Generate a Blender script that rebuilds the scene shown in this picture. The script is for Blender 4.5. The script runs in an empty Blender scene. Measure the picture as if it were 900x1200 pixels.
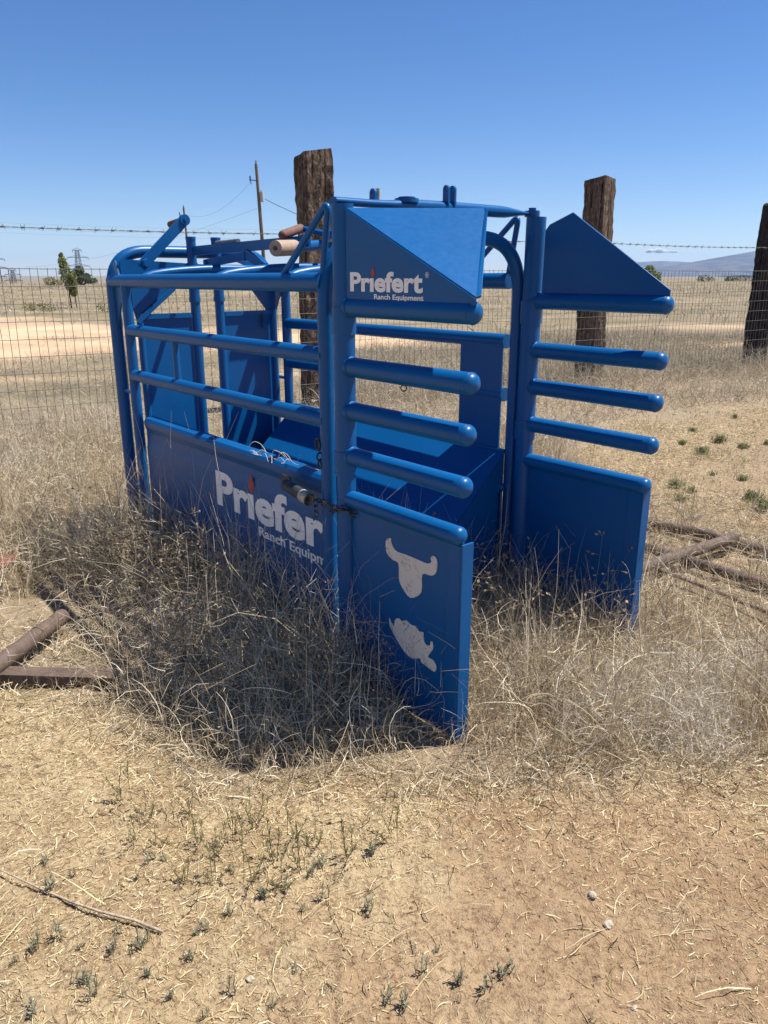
import bpy, math, random
import numpy as np
from mathutils import Vector, Matrix
random.seed(7); RNG = np.random.default_rng(11)
PI = math.pi
S = bpy.context.scene
COL = S.collection

# ------------------------------------------------------------------ helpers
class MB:
    """collects vertices and faces; build() links them as ONE mesh object"""
    def __init__(s): s.v = []; s.f = []; s.sm = []
    def add(s, vs, fs, smooth=False):
        o = len(s.v); s.v += [tuple(v) for v in vs]
        for f in fs: s.f.append(tuple(i + o for i in f)); s.sm.append(smooth)
    def box(s, lo, hi):
        (a, b, c), (d, e, f) = lo, hi
        s.hexa([(a,b,c),(d,b,c),(d,e,c),(a,e,c)], [(a,b,f),(d,b,f),(d,e,f),(a,e,f)])
    def hexa(s, bot, top):
        n = len(bot)
        fs = [tuple(range(n-1,-1,-1)), tuple(range(n,2*n))] + [(i,(i+1)%n,n+(i+1)%n,n+i) for i in range(n)]
        s.add(list(bot)+list(top), fs)
    def plate(s, poly, thick):
        """flat polygon given thickness (centred)"""
        P = [Vector(p) for p in poly]; n = Vector((0,0,0))
        for i in range(len(P)): n += P[i].cross(P[(i+1)%len(P)])
        n.normalize(); h = n*thick/2
        s.hexa([p-h for p in P], [p+h for p in P])
    def tube(s, path, r, n=14, cap=True, dome=(False,False), squash=None):
        P = [Vector(p) for p in path]
        R = list(r) if hasattr(r,'__len__') else [r]*len(P)
        if dome[0]:
            d=(P[0]-P[1]).normalized(); q=[(P[0]+d*R[0]*.75*math.sin(a),R[0]*math.cos(a)) for a in (1.45,1.15,.8,.4)]
            P=[a for a,_ in q]+P; R=[b for _,b in q]+R
        if dome[1]:
            d=(P[-1]-P[-2]).normalized(); r0=R[-1]; e=P[-1]
            for a in (.4,.8,1.15,1.45): P.append(e+d*r0*.75*math.sin(a)); R.append(r0*math.cos(a))
        m=len(P); T=[]
        for i in range(m):
            a=P[max(i-1,0)]; b=P[min(i+1,m-1)]; T.append((b-a).normalized())
        up = Vector((0,0,1)) if abs(T[0].z)<.9 else Vector((1,0,0))
        x=(up-T[0]*up.dot(T[0])).normalized(); vs=[]; fs=[]
        for i in range(m):
            x=(x-T[i]*x.dot(T[i])).normalized(); y=T[i].cross(x)
            k=squash[i] if squash else 1
            for j in range(n):
                a=2*PI*j/n; vs.append(P[i]+x*(R[i]*k*math.cos(a))+y*(R[i]*math.sin(a)))
        for i in range(m-1):
            for j in range(n):
                fs.append((i*n+j,i*n+(j+1)%n,(i+1)*n+(j+1)%n,(i+1)*n+j))
        s.add(vs,fs,True)
        if cap: s.add(vs[:n],[tuple(range(n-1,-1,-1))]); s.add(vs[-n:],[tuple(range(n))])
    def bar(s, a, b, h, t, hv=(0,0,1)):
        """flat bar from a to b; h along hv, t across"""
        a,b,hv=Vector(a),Vector(b),Vector(hv); d=(b-a).normalized(); hv=(hv-d*hv.dot(d)).normalized(); w=d.cross(hv)
        q=lambda p:[p+hv*h/2+w*t/2,p+hv*h/2-w*t/2,p-hv*h/2-w*t/2,p-hv*h/2+w*t/2]
        s.hexa(q(a),q(b))
    def ring(s, c, R, r, nrm, n=12, k=6, stretch=1, ax=(0,0,1)):
        c=Vector(c); nrm=Vector(nrm).normalized(); ax=Vector(ax); ax=(ax-nrm*ax.dot(nrm)).normalized(); b=nrm.cross(ax)
        vs=[];fs=[]
        for i in range(n):
            a=2*PI*i/n; d=ax*math.cos(a)*stretch+b*math.sin(a); e=d.normalized()
            for j in range(k):
                t=2*PI*j/k; vs.append(c+d*R+e*r*math.cos(t)+nrm*r*math.sin(t))
        for i in range(n):
            for j in range(k): fs.append((i*k+j,((i+1)%n)*k+j,((i+1)%n)*k+(j+1)%k,i*k+(j+1)%k))
        s.add(vs,fs,True)
    def build(s, name, m, parent=None, bevel=0, **kw):
        me=bpy.data.meshes.new(name); me.from_pydata(s.v,[],s.f)
        me.polygons.foreach_set('use_smooth',s.sm); me.update(); me.materials.append(m)
        o=bpy.data.objects.new(name,me); COL.objects.link(o)
        if parent: o.parent=parent
        if bevel:
            b=o.modifiers.new('bevel','BEVEL'); b.width=bevel; b.segments=2; b.limit_method='ANGLE'; b.angle_limit=math.radians(50)
        for k,v in kw.items(): o[k]=v
        return o

def bend(pts, r, n=6):
    """polyline with rounded corners"""
    P=[Vector(p) for p in pts]; out=[P[0]]
    for i in range(1,len(P)-1):
        a,b,c=P[i-1],P[i],P[i+1]; u=(a-b).normalized(); v=(c-b).normalized()
        ang=u.angle(v); d=min(r/math.tan(ang/2),(a-b).length*.49,(c-b).length*.99)
        p0=b+u*d; p1=b+v*d
        for k in range(n+1):
            t=k/n; out.append(p0*(1-t)**2+b*2*t*(1-t)+p1*t*t)
    out.append(P[-1]); return out

def thing(name,label,cat,loc=(0,0,0),rz=0,group=None):
    o=bpy.data.objects.new(name,None); COL.objects.link(o); o.location=loc; o.rotation_euler=(0,0,rz)
    o.empty_display_size=.1
    o['label']=label; o['category']=cat
    if group: o['group']=group
    return o
def tag(o,label,cat,group=None,kind=None):
    o['label']=label; o['category']=cat
    if group: o['group']=group
    if kind: o['kind']=kind
    return o
def copy_tree(o,parent=None):
    c=o.copy(); COL.objects.link(c); c.parent=parent
    for ch in list(o.children): copy_tree(ch,c)
    return c
def np_mesh(name,V,F,m,smooth=False):
    """V (N,3), F (M,k) numpy -> object"""
    me=bpy.data.meshes.new(name); k=F.shape[1]
    me.vertices.add(len(V)); me.vertices.foreach_set('co',np.ascontiguousarray(V,dtype=np.float32).ravel())
    me.loops.add(F.size); me.loops.foreach_set('vertex_index',np.ascontiguousarray(F,dtype=np.int32).ravel())
    me.polygons.add(len(F)); me.polygons.foreach_set('loop_start',np.arange(0,F.size,k,dtype=np.int32))
    me.polygons.foreach_set('use_smooth',np.full(len(F),smooth)); me.update(calc_edges=True); me.materials.append(m)
    o=bpy.data.objects.new(name,me); COL.objects.link(o); return o

# value noise in numpy
def _h(ix,iy,seed):
    n=(ix.astype(np.int64)*374761393+iy.astype(np.int64)*668265263+seed*1274126177)&0xffffffff
    n=((n^(n>>13))*1274126177)&0xffffffff
    return ((n^(n>>16))&0xffff)/65535.
def vnoise(x,y,seed=0):
    ix=np.floor(x);iy=np.floor(y);fx=x-ix;fy=y-iy;fx=fx*fx*(3-2*fx);fy=fy*fy*(3-2*fy)
    a=_h(ix,iy,seed);b=_h(ix+1,iy,seed);c=_h(ix,iy+1,seed);d=_h(ix+1,iy+1,seed)
    return (a*(1-fx)+b*fx)*(1-fy)+(c*(1-fx)+d*fx)*fy
def fbm(x,y,seed=0,oct=4):
    s=0;a=.5;t=0
    for i in range(oct): s=s+a*vnoise(x*2**i,y*2**i,seed+i);t+=a;a*=.5
    return s/t
def sstep(a,b,x): t=np.clip((x-a)/(b-a),0,1); return t*t*(3-2*t)
def inpoly(x,y,P):
    x=np.asarray(x);y=np.asarray(y);r=np.zeros(x.shape,bool);n=len(P)
    for i in range(n):
        (x0,y0),(x1,y1)=P[i],P[(i+1)%n]
        if y0==y1: continue
        c=((y0>y)!=(y1>y))&(x<(x1-x0)*(y-y0)/(y1-y0)+x0); r^=c
    return r

# ------------------------------------------------------------------ materials
class NT:
    def __init__(s,name):
        s.m=bpy.data.materials.new(name); s.m.use_nodes=True; s.t=s.m.node_tree; s.t.nodes.clear()
        s.out=s.n('ShaderNodeOutputMaterial')
    def n(s,ty,**kw):
        x=s.t.nodes.new(ty)
        for k,v in kw.items(): setattr(x,k,v)
        return x
    def l(s,a,b): s.t.links.new(a,b)
    def noise(s,scale,detail=4,rough=.5,vec=None,dist=0):
        x=s.n('ShaderNodeTexNoise'); x.inputs['Scale'].default_value=scale; x.inputs['Detail'].default_value=detail
        x.inputs['Roughness'].default_value=rough; x.inputs['Distortion'].default_value=dist
        if vec is not None: s.l(vec,x.inputs['Vector'])
        return x.outputs['Fac']
    def ramp(s,fac,stops,interp='LINEAR'):
        x=s.n('ShaderNodeValToRGB'); x.color_ramp.interpolation=interp; e=x.color_ramp.elements
        while len(e)>len(stops): e.remove(e[-1])
        while len(e)<len(stops): e.new(1)
        for q,(p,c) in zip(e,stops): q.position=p; q.color=(c,c,c,1) if not hasattr(c,'__len__') else (*c,1)
        s.l(fac,x.inputs['Fac']); return x.outputs['Color']
    def mix(s,fac,a,b,blend='MIX'):
        x=s.n('ShaderNodeMix',data_type='RGBA',blend_type=blend)
        for k,v in ((0,fac),(6,a),(7,b)):
            if hasattr(v,'is_linked') or hasattr(v,'links'): s.l(v,x.inputs[k])
            elif k==0: x.inputs[0].default_value=v
            else: x.inputs[k].default_value=(*v,1) if hasattr(v,'__len__') else (v,v,v,1)
        return x.outputs[2]
    def math(s,op,a,b=0):
        x=s.n('ShaderNodeMath',operation=op)
        for k,v in ((0,a),(1,b)):
            if hasattr(v,'links'): s.l(v,x.inputs[k])
            else: x.inputs[k].default_value=v
        return x.outputs[0]
    def obj(s,scale=(1,1,1)):
        c=s.n('ShaderNodeTexCoord'); mp=s.n('ShaderNodeMapping'); mp.inputs['Scale'].default_value=scale
        s.l(c.outputs['Object'],mp.inputs['Vector']); return mp.outputs['Vector']
    def geo(s): return s.n('ShaderNodeNewGeometry')
    def pr(s,color,rough=.5,metal=0,bump=None,bs=.2,bd=.01,spec=.5,coat=0):
        p=s.n('ShaderNodeBsdfPrincipled')
        for k,v in (('Base Color',color),('Roughness',rough),('Metallic',metal)):
            if hasattr(v,'links'): s.l(v,p.inputs[k])
            else: p.inputs[k].default_value=(*v,1) if hasattr(v,'__len__') else v
        p.inputs['Specular IOR Level'].default_value=spec; p.inputs['Coat Weight'].default_value=coat
        if bump is not None:
            b=s.n('ShaderNodeBump'); b.inputs['Strength'].default_value=bs; b.inputs['Distance'].default_value=bd
            s.l(bump,b.inputs['Height']); s.l(b.outputs['Normal'],p.inputs['Normal'])
        s.l(p.outputs[0],s.out.inputs['Surface']); return s.m

def mat_blue():
    t=NT('blue_paint'); v=t.obj()
    g=t.geo(); pos=g.outputs['Position']
    big=t.noise(3.5,3,.6,pos); fine=t.noise(60,5,.65,pos)
    c=t.mix(t.ramp(big,[(.3,0),(.7,1)]),(.0008,.078,.240),(.0013,.088,.268))
    # pale dust and scuffs
    scr=t.n('ShaderNodeMapping'); scr.inputs['Scale'].default_value=(9,26,60); scr.inputs['Rotation'].default_value=(.5,.7,.3); t.l(pos,scr.inputs['Vector'])
    s1=t.noise(6,6,.7,scr.outputs['Vector'],1.2)
    sc=t.math('MULTIPLY',t.ramp(s1,[(.63,0),(.70,1)]),t.ramp(big,[(.42,0),(.6,1)]))
    c=t.mix(t.math('MULTIPLY',sc,.12),c,(.20,.30,.48))
    d=t.math('MULTIPLY',t.ramp(fine,[(.4,0),(.8,1)]),.035)
    c=t.mix(d,c,(.12,.15,.19))
    r=t.ramp(fine,[(.2,.30),(.8,.42)])
    wav=t.math('ADD',t.math('MULTIPLY',t.noise(7,2,.4,pos),6.0),t.math('MULTIPLY',t.noise(160,3,.6,pos),.12))
    return t.pr(c,r,bump=wav,bs=.12,bd=.002,spec=.28)
def mat_sheet():
    """galled, hand-brushed face of the inner sheets"""
    return BLUE
def mat_simple(name,col,rough=.6,metal=0,var=.25,scale=30,bump=.2,bd=.003):
    t=NT(name); pos=t.geo().outputs['Position']; f=t.noise(scale,5,.6,pos)
    c=t.mix(t.ramp(f,[(.3,0),(.7,1)]),tuple(x*(1-var) for x in col),tuple(min(1,x*(1+var)) for x in col))
    return t.pr(c,rough,metal,f,bump,bd)
def mat_rust(name='rusty_steel',c1=(.075,.045,.035),c2=(.16,.095,.07)):
    t=NT(name); pos=t.geo().outputs['Position']; f=t.noise(22,6,.65,pos); g=t.noise(140,4,.7,pos)
    c=t.mix(t.ramp(f,[(.3,0),(.72,1)]),c1,c2); c=t.mix(t.math('MULTIPLY',t.ramp(g,[(.5,0),(.75,1)]),.5),c,(.22,.12,.08))
    return t.pr(c,.75,0,g,.4,.002,spec=.3)
def mat_wood(name,c1,c2,c3,pit=.5):
    t=NT(name); v=t.obj((1,1,.09)); o=t.obj(); 
    f=t.noise(34,6,.65,v,.4); k=t.noise(26,5,.6,o,.3); crack=t.noise(60,3,.6,t.obj((1,1,.05)),.2)
    c=t.mix(t.ramp(f,[(.3,0),(.7,1)]),c1,c2); c=t.mix(t.ramp(k,[(.48,0),(.68,.8)]),c,c3)
    c=t.mix(t.ramp(crack,[(.36,1),(.46,0)]),c,tuple(x*.25 for x in c1))
    b=t.mix(pit,f,k); b=t.mix(.4,b,t.ramp(crack,[(.34,0),(.48,1)]))
    return t.pr(c,.9,0,b,.9,.02,spec=.15)
def mat_grass(name,stops,trans=.25,rough=.8):
    t=NT(name); r=t.geo().outputs['Random Per Island']
    c=t.ramp(r,stops)
    d=t.n('ShaderNodeBsdfDiffuse'); t.l(c,d.inputs['Color'])
    e=t.n('ShaderNodeBsdfTranslucent'); t.l(c,e.inputs['Color'])
    m=t.n('ShaderNodeMixShader'); m.inputs[0].default_value=trans; t.l(d.outputs[0],m.inputs[1]); t.l(e.outputs[0],m.inputs[2])
    t.l(m.outputs[0],t.out.inputs['Surface']); return t.m
def mat_ground():
    t=NT('dry_soil'); pos=t.geo().outputs['Position']
    a=t.n('ShaderNodeAttribute',attribute_name='soil'); soil=a.outputs['Fac']
    a2=t.n('ShaderNodeAttribute',attribute_name='road'); road=a2.outputs['Fac']
    big=t.noise(1.3,4,.6,pos); mid=t.noise(9,5,.65,pos); fin=t.noise(75,5,.7,pos); grit=t.noise(260,3,.6,pos)
    sand=t.mix(t.ramp(big,[(.35,0),(.62,1)]),(.285,.198,.112),(.42,.325,.195))
    sand=t.mix(t.ramp(mid,[(.45,0),(.7,.55)]),sand,(.50,.405,.255))
    sand=t.mix(t.ramp(fin,[(.35,.75),(.52,0)]),sand,(.14,.085,.052))
    sand=t.mix(t.ramp(grit,[(.6,0),(.75,.6)]),sand,(.55,.44,.29))
    a4=t.n('ShaderNodeAttribute',attribute_name='red'); sand=t.mix(t.math('MULTIPLY',a4.outputs['Fac'],.5),sand,t.mix(t.ramp(fin,[(.3,0),(.65,1)]),(.17,.095,.055),(.34,.215,.128)))
    # straw mat under the grass
    straw=t.mix(t.ramp(fin,[(.35,0),(.65,1)]),(.15,.112,.075),(.38,.305,.20))
    straw=t.mix(t.ramp(mid,[(.4,0),(.65,.6)]),straw,(.33,.265,.18))
    straw=t.mix(t.ramp(grit,[(.58,0),(.72,.5)]),straw,(.5,.43,.3))
    # far field: streaks along the ground
    far=t.n('ShaderNodeMapping'); far.inputs['Scale'].default_value=(.05,.12,1); t.l(pos,far.inputs['Vector'])
    ff=t.noise(3,6,.65,far.outputs['Vector']); straw=t.mix(t.ramp(ff,[(.4,0),(.62,.5)]),straw,(.38,.27,.17))
    f2=t.noise(.9,5,.7,pos); straw=t.mix(t.ramp(f2,[(.56,0),(.68,.45)]),straw,(.13,.125,.07))
    a3=t.n('ShaderNodeAttribute',attribute_name='scrub'); 
    scr=t.mix(t.ramp(ff,[(.35,0),(.65,1)]),(.155,.128,.083),(.29,.232,.150)); scr=t.mix(t.ramp(f2,[(.45,0),(.65,.7)]),scr,(.10,.098,.062)); scr=t.mix(t.ramp(t.noise(.18,5,.65,pos),[(.5,0),(.62,.6)]),scr,(.30,.235,.165))
    straw=t.mix(a3.outputs['Fac'],straw,scr)
    c=t.mix(soil,straw,sand)
    rd=t.mix(t.ramp(t.noise(.7,5,.6,pos),[(.35,0),(.65,1)]),(.46,.315,.195),(.58,.43,.28))
    rd=t.mix(t.ramp(mid,[(.55,0),(.72,.5)]),rd,(.25,.18,.11))
    c=t.mix(road,c,rd)
    b=t.mix(.5,fin,grit); b=t.mix(.45,b,mid)
    return t.pr(c,.95,0,b,.9,.020,spec=.1)
def mat_leaf(name,a,b):
    return mat_grass(name,[(0,a),(1,b)],.3)
def mat_mountain():
    t=NT('mountain_scrub'); pos=t.geo().outputs['Position']
    mp=t.n('ShaderNodeMapping'); mp.inputs['Scale'].default_value=(.004,.002,.012); t.l(pos,mp.inputs['Vector'])
    f=t.noise(1.6,7,.6,mp.outputs['Vector'],.5)
    c=t.mix(t.ramp(f,[(.35,0),(.65,1)]),(.035,.042,.045),(.12,.11,.095))
    return t.pr(c,.95,spec=.05)

BLUE=mat_blue()
WHITE=mat_simple('decal_vinyl',(.84,.82,.78),.5,0,.08,60,.05)
PEEL=NT('aged_decal_vinyl'); _p=PEEL.geo().outputs['Position']
_c=PEEL.noise(11,3,.55,_p,1.5); _c2=PEEL.ramp(_c,[(.488,0),(.5,.8),(.512,0)])
PEELM=PEEL.pr(PEEL.mix(_c2,(.64,.60,.53),(.20,.18,.15)),.6)
RED=mat_simple('flame_red',(.36,.035,.02),.5,0,.15)
RUST=mat_rust('rusty_steel',(.07,.052,.042),(.15,.108,.085)); RUST2=mat_rust('red_rust',(.14,.05,.035),(.26,.11,.075))
GRIP=mat_rust('worn_wood_grip',(.30,.20,.14),(.42,.33,.26)); GRIPR=mat_rust('rusty_grip',(.12,.055,.045),(.2,.1,.075))
STEEL=mat_simple('chain_steel',(.10,.10,.11),.35,.8,.4,90)
DARKM=mat_simple('black_rubber',(.025,.027,.03),.55,0,.3,50)
PALE=mat_simple('worn_pale_end',(.42,.36,.28),.6,.2,.4,60)
GALV=mat_simple('fence_wire_metal',(.13,.12,.11),.55,.5,.4,20)
def mat_pitted():
    t=NT('tie_wood_pitted'); o=t.obj((1,1,.55)); a=t.noise(30,6,.62,o,.6); b=t.noise(13,4,.6,o,.3); st=t.noise(26,4,.6,t.obj((1,1,.07)),.3)
    c=t.mix(t.ramp(a,[(.38,0),(.62,1)]),(.035,.025,.020),(.24,.175,.125)); c=t.mix(t.ramp(b,[(.4,0),(.7,.5)]),c,(.17,.115,.08))
    c=t.mix(t.ramp(st,[(.36,.85),(.46,0)]),c,(.03,.022,.018)); c=t.mix(t.ramp(a,[(.62,0),(.70,.7)]),c,(.46,.37,.28))
    return t.pr(c,.92,0,t.mix(.3,a,t.ramp(st,[(.34,0),(.48,1)])),1.0,.035,spec=.12)
TIE1=mat_pitted()
TIE2=mat_wood('tie_wood_brown',(.06,.042,.032),(.17,.12,.088),(.23,.17,.125),.35)
TIE3=mat_wood('tie_wood_dark',(.022,.021,.022),(.05,.045,.042),(.075,.06,.05),.3)  # near-black wood tone, the same on every side of the post
POLE=mat_wood('pole_wood',(.15,.115,.085),(.26,.2,.15),(.2,.15,.11),.1)
GRAYM=mat_simple('pylon_steel',(.16,.17,.19),.6,.3,.2,5)
STONE=mat_simple('pale_stone',(.42,.36,.27),.9,0,.25,60,.6,.01)
STICK=mat_simple('dead_stick_bark',(.36,.29,.21),.9,0,.35,70,.6,.006)
GROUND=mat_ground()
G_TAN=[(0,(.13,.09,.052)),(.2,(.30,.23,.145)),(.5,(.56,.455,.30)),(.8,(.74,.63,.445)),(1,(.87,.79,.60))]
PALEG=mat_grass('pale_dry_stems',[(0,(.52,.46,.36)),(1,(.80,.75,.64))],.15)
GRASS=mat_grass('dry_grass_blades',G_TAN,.1)
GRASSG=mat_grass('grey_grass_blades',[(0,(.19,.15,.10)),(.4,(.40,.335,.24)),(.8,(.56,.49,.37)),(1,(.7,.63,.5))],.3)
STRAW=mat_grass('straw_bits',[(0,(.22,.15,.08)),(.2,(.50,.39,.21)),(.7,(.72,.60,.36)),(1,(.86,.77,.54))],.2)
TWIG=mat_grass('dark_twig_bits',[(0,(.05,.035,.025)),(.6,(.13,.095,.07)),(1,(.24,.19,.14))],.05)
CLOD=mat_grass('sand_clods',[(0,(.17,.11,.07)),(.7,(.33,.225,.14)),(1,(.48,.38,.27))],0)
WEED=mat_grass('dry_weed_stalks',[(0,(.2,.14,.09)),(.5,(.36,.28,.19)),(1,(.52,.44,.33))],.25)
SAGE=mat_grass('sage_leaves',[(0,(.20,.21,.14)),(.5,(.33,.335,.225)),(1,(.48,.46,.33))],.45)
OLIVE=mat_grass('olive_leaves',[(0,(.15,.15,.07)),(.5,(.27,.25,.12)),(1,(.42,.37,.21))],.4)
TUFT=mat_grass('tuft_leaves',[(0,(.12,.16,.07)),(.5,(.22,.26,.12)),(1,(.42,.38,.22))],.35)
LEAF=mat_leaf('tree_leaves',(.13,.155,.055),(.30,.31,.13)); LEAFD=mat_leaf('dark_tree_leaves',(.085,.105,.065),(.155,.18,.105))
BARK=mat_simple('tree_bark',(.12,.09,.065),.9,0,.3,20)

# ------------------------------------------------------------------ camera, sun, sky
H=1.2; PITCH=math.atan(278/900)
cam=bpy.data.cameras.new('camera'); co=bpy.data.objects.new('camera',cam); COL.objects.link(co)
co.location=(0,0,H); co.rotation_euler=(PI/2-PITCH,0,0)
cam.sensor_fit='VERTICAL'; cam.sensor_height=36; cam.lens=27; cam.clip_start=.05; cam.clip_end=80000
S.camera=co
SUN_AZ=math.radians(79); SUN_EL=math.radians(63.5)
sd_=Vector((math.cos(SUN_EL)*math.sin(SUN_AZ),math.cos(SUN_EL)*math.cos(SUN_AZ),math.sin(SUN_EL)))
sl=bpy.data.lights.new('sun','SUN'); sl.energy=5.0; sl.angle=math.radians(.55); sl.color=(1,.95,.87)
so=bpy.data.objects.new('sun',sl); COL.objects.link(so); so.rotation_euler=sd_.to_track_quat('Z','Y').to_euler(); so.location=(5,3,8)
W_=bpy.data.worlds.new('World'); S.world=W_; W_.use_nodes=True; nt=W_.node_tree
sky=nt.nodes.new('ShaderNodeTexSky'); sky.sky_type='NISHITA'; sky.sun_disc=False; sky.sun_elevation=SUN_EL; sky.sun_rotation=SUN_AZ
sky.altitude=1500; sky.air_density=1.0; sky.dust_density=.1; sky.ozone_density=1.5
bg=nt.nodes['Background']; hs=nt.nodes.new('ShaderNodeHueSaturation'); hs.inputs['Saturation'].default_value=1.25
nt.links.new(sky.outputs[0],hs.inputs['Color']); tint=nt.nodes.new('ShaderNodeMix'); tint.data_type='RGBA'; tint.blend_type='MULTIPLY'; tint.inputs[0].default_value=1; tint.inputs[7].default_value=(.92,.99,1.2,1)
nt.links.new(hs.outputs[0],tint.inputs[6]); nt.links.new(tint.outputs[2],bg.inputs[0]); bg.inputs[1].default_value=.063
S.view_settings.view_transform='Standard'; S.view_settings.look='None'; S.view_settings.exposure=.78; S.view_settings.gamma=1

# ------------------------------------------------------------------ ground
FO=np.array([-.63,7.21])
FRONT=[(-1.37,2.16),(-1.17,2.09),(-.86,1.94),(-.7,1.82),(-.49,1.62),(-.35,1.57),(-.1,1.59),(.15,1.61),(.31,1.59),(.53,1.62),(.76,1.68),(.97,1.66),(1.1,1.66)]
FX=np.array([-9]+[p[0] for p in FRONT]+[9]); FY=np.array([3.2]+[p[1] for p in FRONT]+[1.75])
BARE=[(1.25,5.2),(1.87,6.5),(2.66,7.0),(3.82,7.5),(6,7.6),(6,4.2),(2.6,3.35),(1.87,3.6),(1.69,3.85),(1.4,3.95),(1.15,4.5)]
def front_gap(x,y):
    """>0 behind the edge of the tall grass, <0 on the bare sand in front"""
    return y-np.interp(x,FX,FY)+(fbm(x*5,y*5,3)-.5)*.22
def soil_at(x,y):
    s=1-sstep(-.12,.12,front_gap(x,y))
    b=inpoly(x+(vnoise(x*2,y*2,9)-.5)*.5,y+(vnoise(x*2,y*2,8)-.5)*.8,BARE)
    return np.maximum(s,b*.45)
def road_at(x,y):
    n=(fbm(x*.35,y*.35,21)-.5)
    top=np.interp(x,[-30,-11.3,-1.9,.5,3],[33,23.3,17.6,15.3,14.0]); bot=np.interp(x,[-30,-5.5,-1.43,.5,3],[7.4,10.5,12.6,14.4,14.0])
    d=np.minimum(top-y,y-bot)
    r=sstep(-.4,1.3,d+n*4.5)*(.55+.45*sstep(.38,.55,fbm(x*.5+9,y*.9,25)))
    t2=np.exp(-((y-(9.3+(x+4)*.22))/.35)**2)*(x<-1.0)*np.clip(.4+n*2.5,0,1)
    p=np.exp(-(((x-9)/3.5)**2+((y-19)/.8)**2))*.8
    return np.clip(np.maximum(np.maximum(r,t2*.8),p),0,1)
def ground_z(x,y):
    d=np.hypot(x,y); az=np.degrees(np.arctan2(x,y))
    near=1-sstep(14,30,d)
    z=((fbm(x*1.1,y*1.1,1)-.5)*.05+(fbm(x*6,y*6,2)-.5)*.022*(1-sstep(6,12,d)))*near
    so=1-sstep(4,7,d)
    z=z+so*((fbm(x*22,y*22,12,3)-.5)*.014+np.maximum(0,fbm(x*55,y*55,14,2)-.55)*.016)
    z=z+(fbm(x*.12,y*.12,5)-.5)*.5*sstep(18,45,d)
    edge=np.interp(az,[-180,-40,-10,10,25,60,180],[110,110,125,200,330,420,110])*(1+(fbm(az*.3+50,az*0,6,5)-.5)*.16)
    z=z-16*sstep(0,1,(d-edge)/(edge*1.6+1))
    return z
na=1000
rr=np.concatenate([[0],np.geomspace(.28,7,400),np.geomspace(7.06,14000,190)]); nr=len(rr)-1
aa=np.linspace(0,2*PI,na,endpoint=False)
X=(rr[:,None]*np.sin(aa)[None]).ravel(); Y=(rr[:,None]*np.cos(aa)[None]).ravel()
idx=np.arange((nr+1)*na).reshape(nr+1,na)
F=np.stack([idx[:-1],idx[1:],np.roll(idx,-1,1)[1:],np.roll(idx,-1,1)[:-1]],-1).reshape(-1,4)[:, ::-1]
F=F[na:]                                        # drop degenerate centre quads
cen=np.arange(na); 
V=np.stack([X,Y,ground_z(X,Y)],-1)
gnd=np_mesh('ground',V,F,GROUND,True); gnd['kind']='structure'
for nm,arr in (('red',sstep(.42,.62,fbm(X*2.1+3,Y*2.1,111)+.16*np.clip(X*1.5,-1,1)+.05*(Y<1.5))),('soil',soil_at(X,Y)),('road',road_at(X,Y)),('scrub',sstep(-.5,2.5,(Y-(FO[1]+(X-FO[0])*.61))))):
    at=gnd.data.attributes.new(nm,'FLOAT','POINT'); at.data.foreach_set('value',arr.astype(np.float32))
def gz(x,y): return float(ground_z(np.array([x],float),np.array([y],float))[0])

# ------------------------------------------------------------------ the roping chute (local x = towards its front, y = across, z = up)
W=.77
chute=thing('roping_chute','bright blue steel pipe roping chute with open front doors standing in dry grass','cattle chute',(-.1243,2.16,0),math.radians(-49.8))
def part(mb,name,parent=None,m=BLUE,**kw): return mb.build(name,m,parent or chute,**kw)

# left and right side frames
for y,side in ((0,'near'),(W,'far')):
    m=MB(); m.tube([(-1.437,y,-.03),(-1.437,y,1.17)],.0215)
    fr=part(m,'side_frame')
    top=MB(); top.tube([(-1.575,y,1.175),(-.06,y,1.18)],.0265); part(top,'top_rail',fr)
    for z in (.981,.797):
        m=MB(); m.tube([(-1.425,y,z),(-.06,y,z)],.0245); part(m,'side_rail',fr)
    for z in (.72,.30):
        m=MB(); m.tube([(-1.575,y,z),(-1.437,y,z)],.008,8); part(m,'hinge_pin',fr)
    m=MB(); m.plate([(-1.55,y,1.15),(-1.55,y,.98),(-1.50,y,1.08),(-1.445,y,1.15)],.006); part(m,'hinge_lug',fr)
    if side=='near':
        m=MB(); m.tube([(-1.021,y,.80),(-1.023,y,.975)],.013,10); part(m,'strut',fr)
        m=MB(); m.bar((-1.50,y,1.185),(-1.53,y,1.25),.03,.006,(1,0,0)); part(m,'stop_tab',fr)

# near outer side sheet with rolled top lip
m=MB(); prof=[(p+.029,q) for p,q in [(.012,.622),(.012,.627),(-.018,.620),(-.026,.608),(-.024,.585),(-.014,.56),(-.016,.53),(-.022,.50),(-.022,.02),(-.017,.02),(-.017,.50),(-.011,.53),(-.009,.56),(-.018,.588),(-.019,.606),(-.014,.613)]]
a=[(-1.385,p,q) for p,q in prof]; b=[(-.066,p,q) for p,q in prof]
n=len(prof); m.add(a+b,[(i,(i+1)%n,n+(i+1)%n,n+i) for i in range(n)]); m.f=[f[::-1] for f in m.f]
side_sheet=part(m,'side_panel')
m=MB(); m.plate([(-1.40,W+.02,.60),(-.09,W+.02,.60),(-.09,W+.02,.02),(-1.40,W+.02,.02)],.005); part(m,'side_panel')
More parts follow.
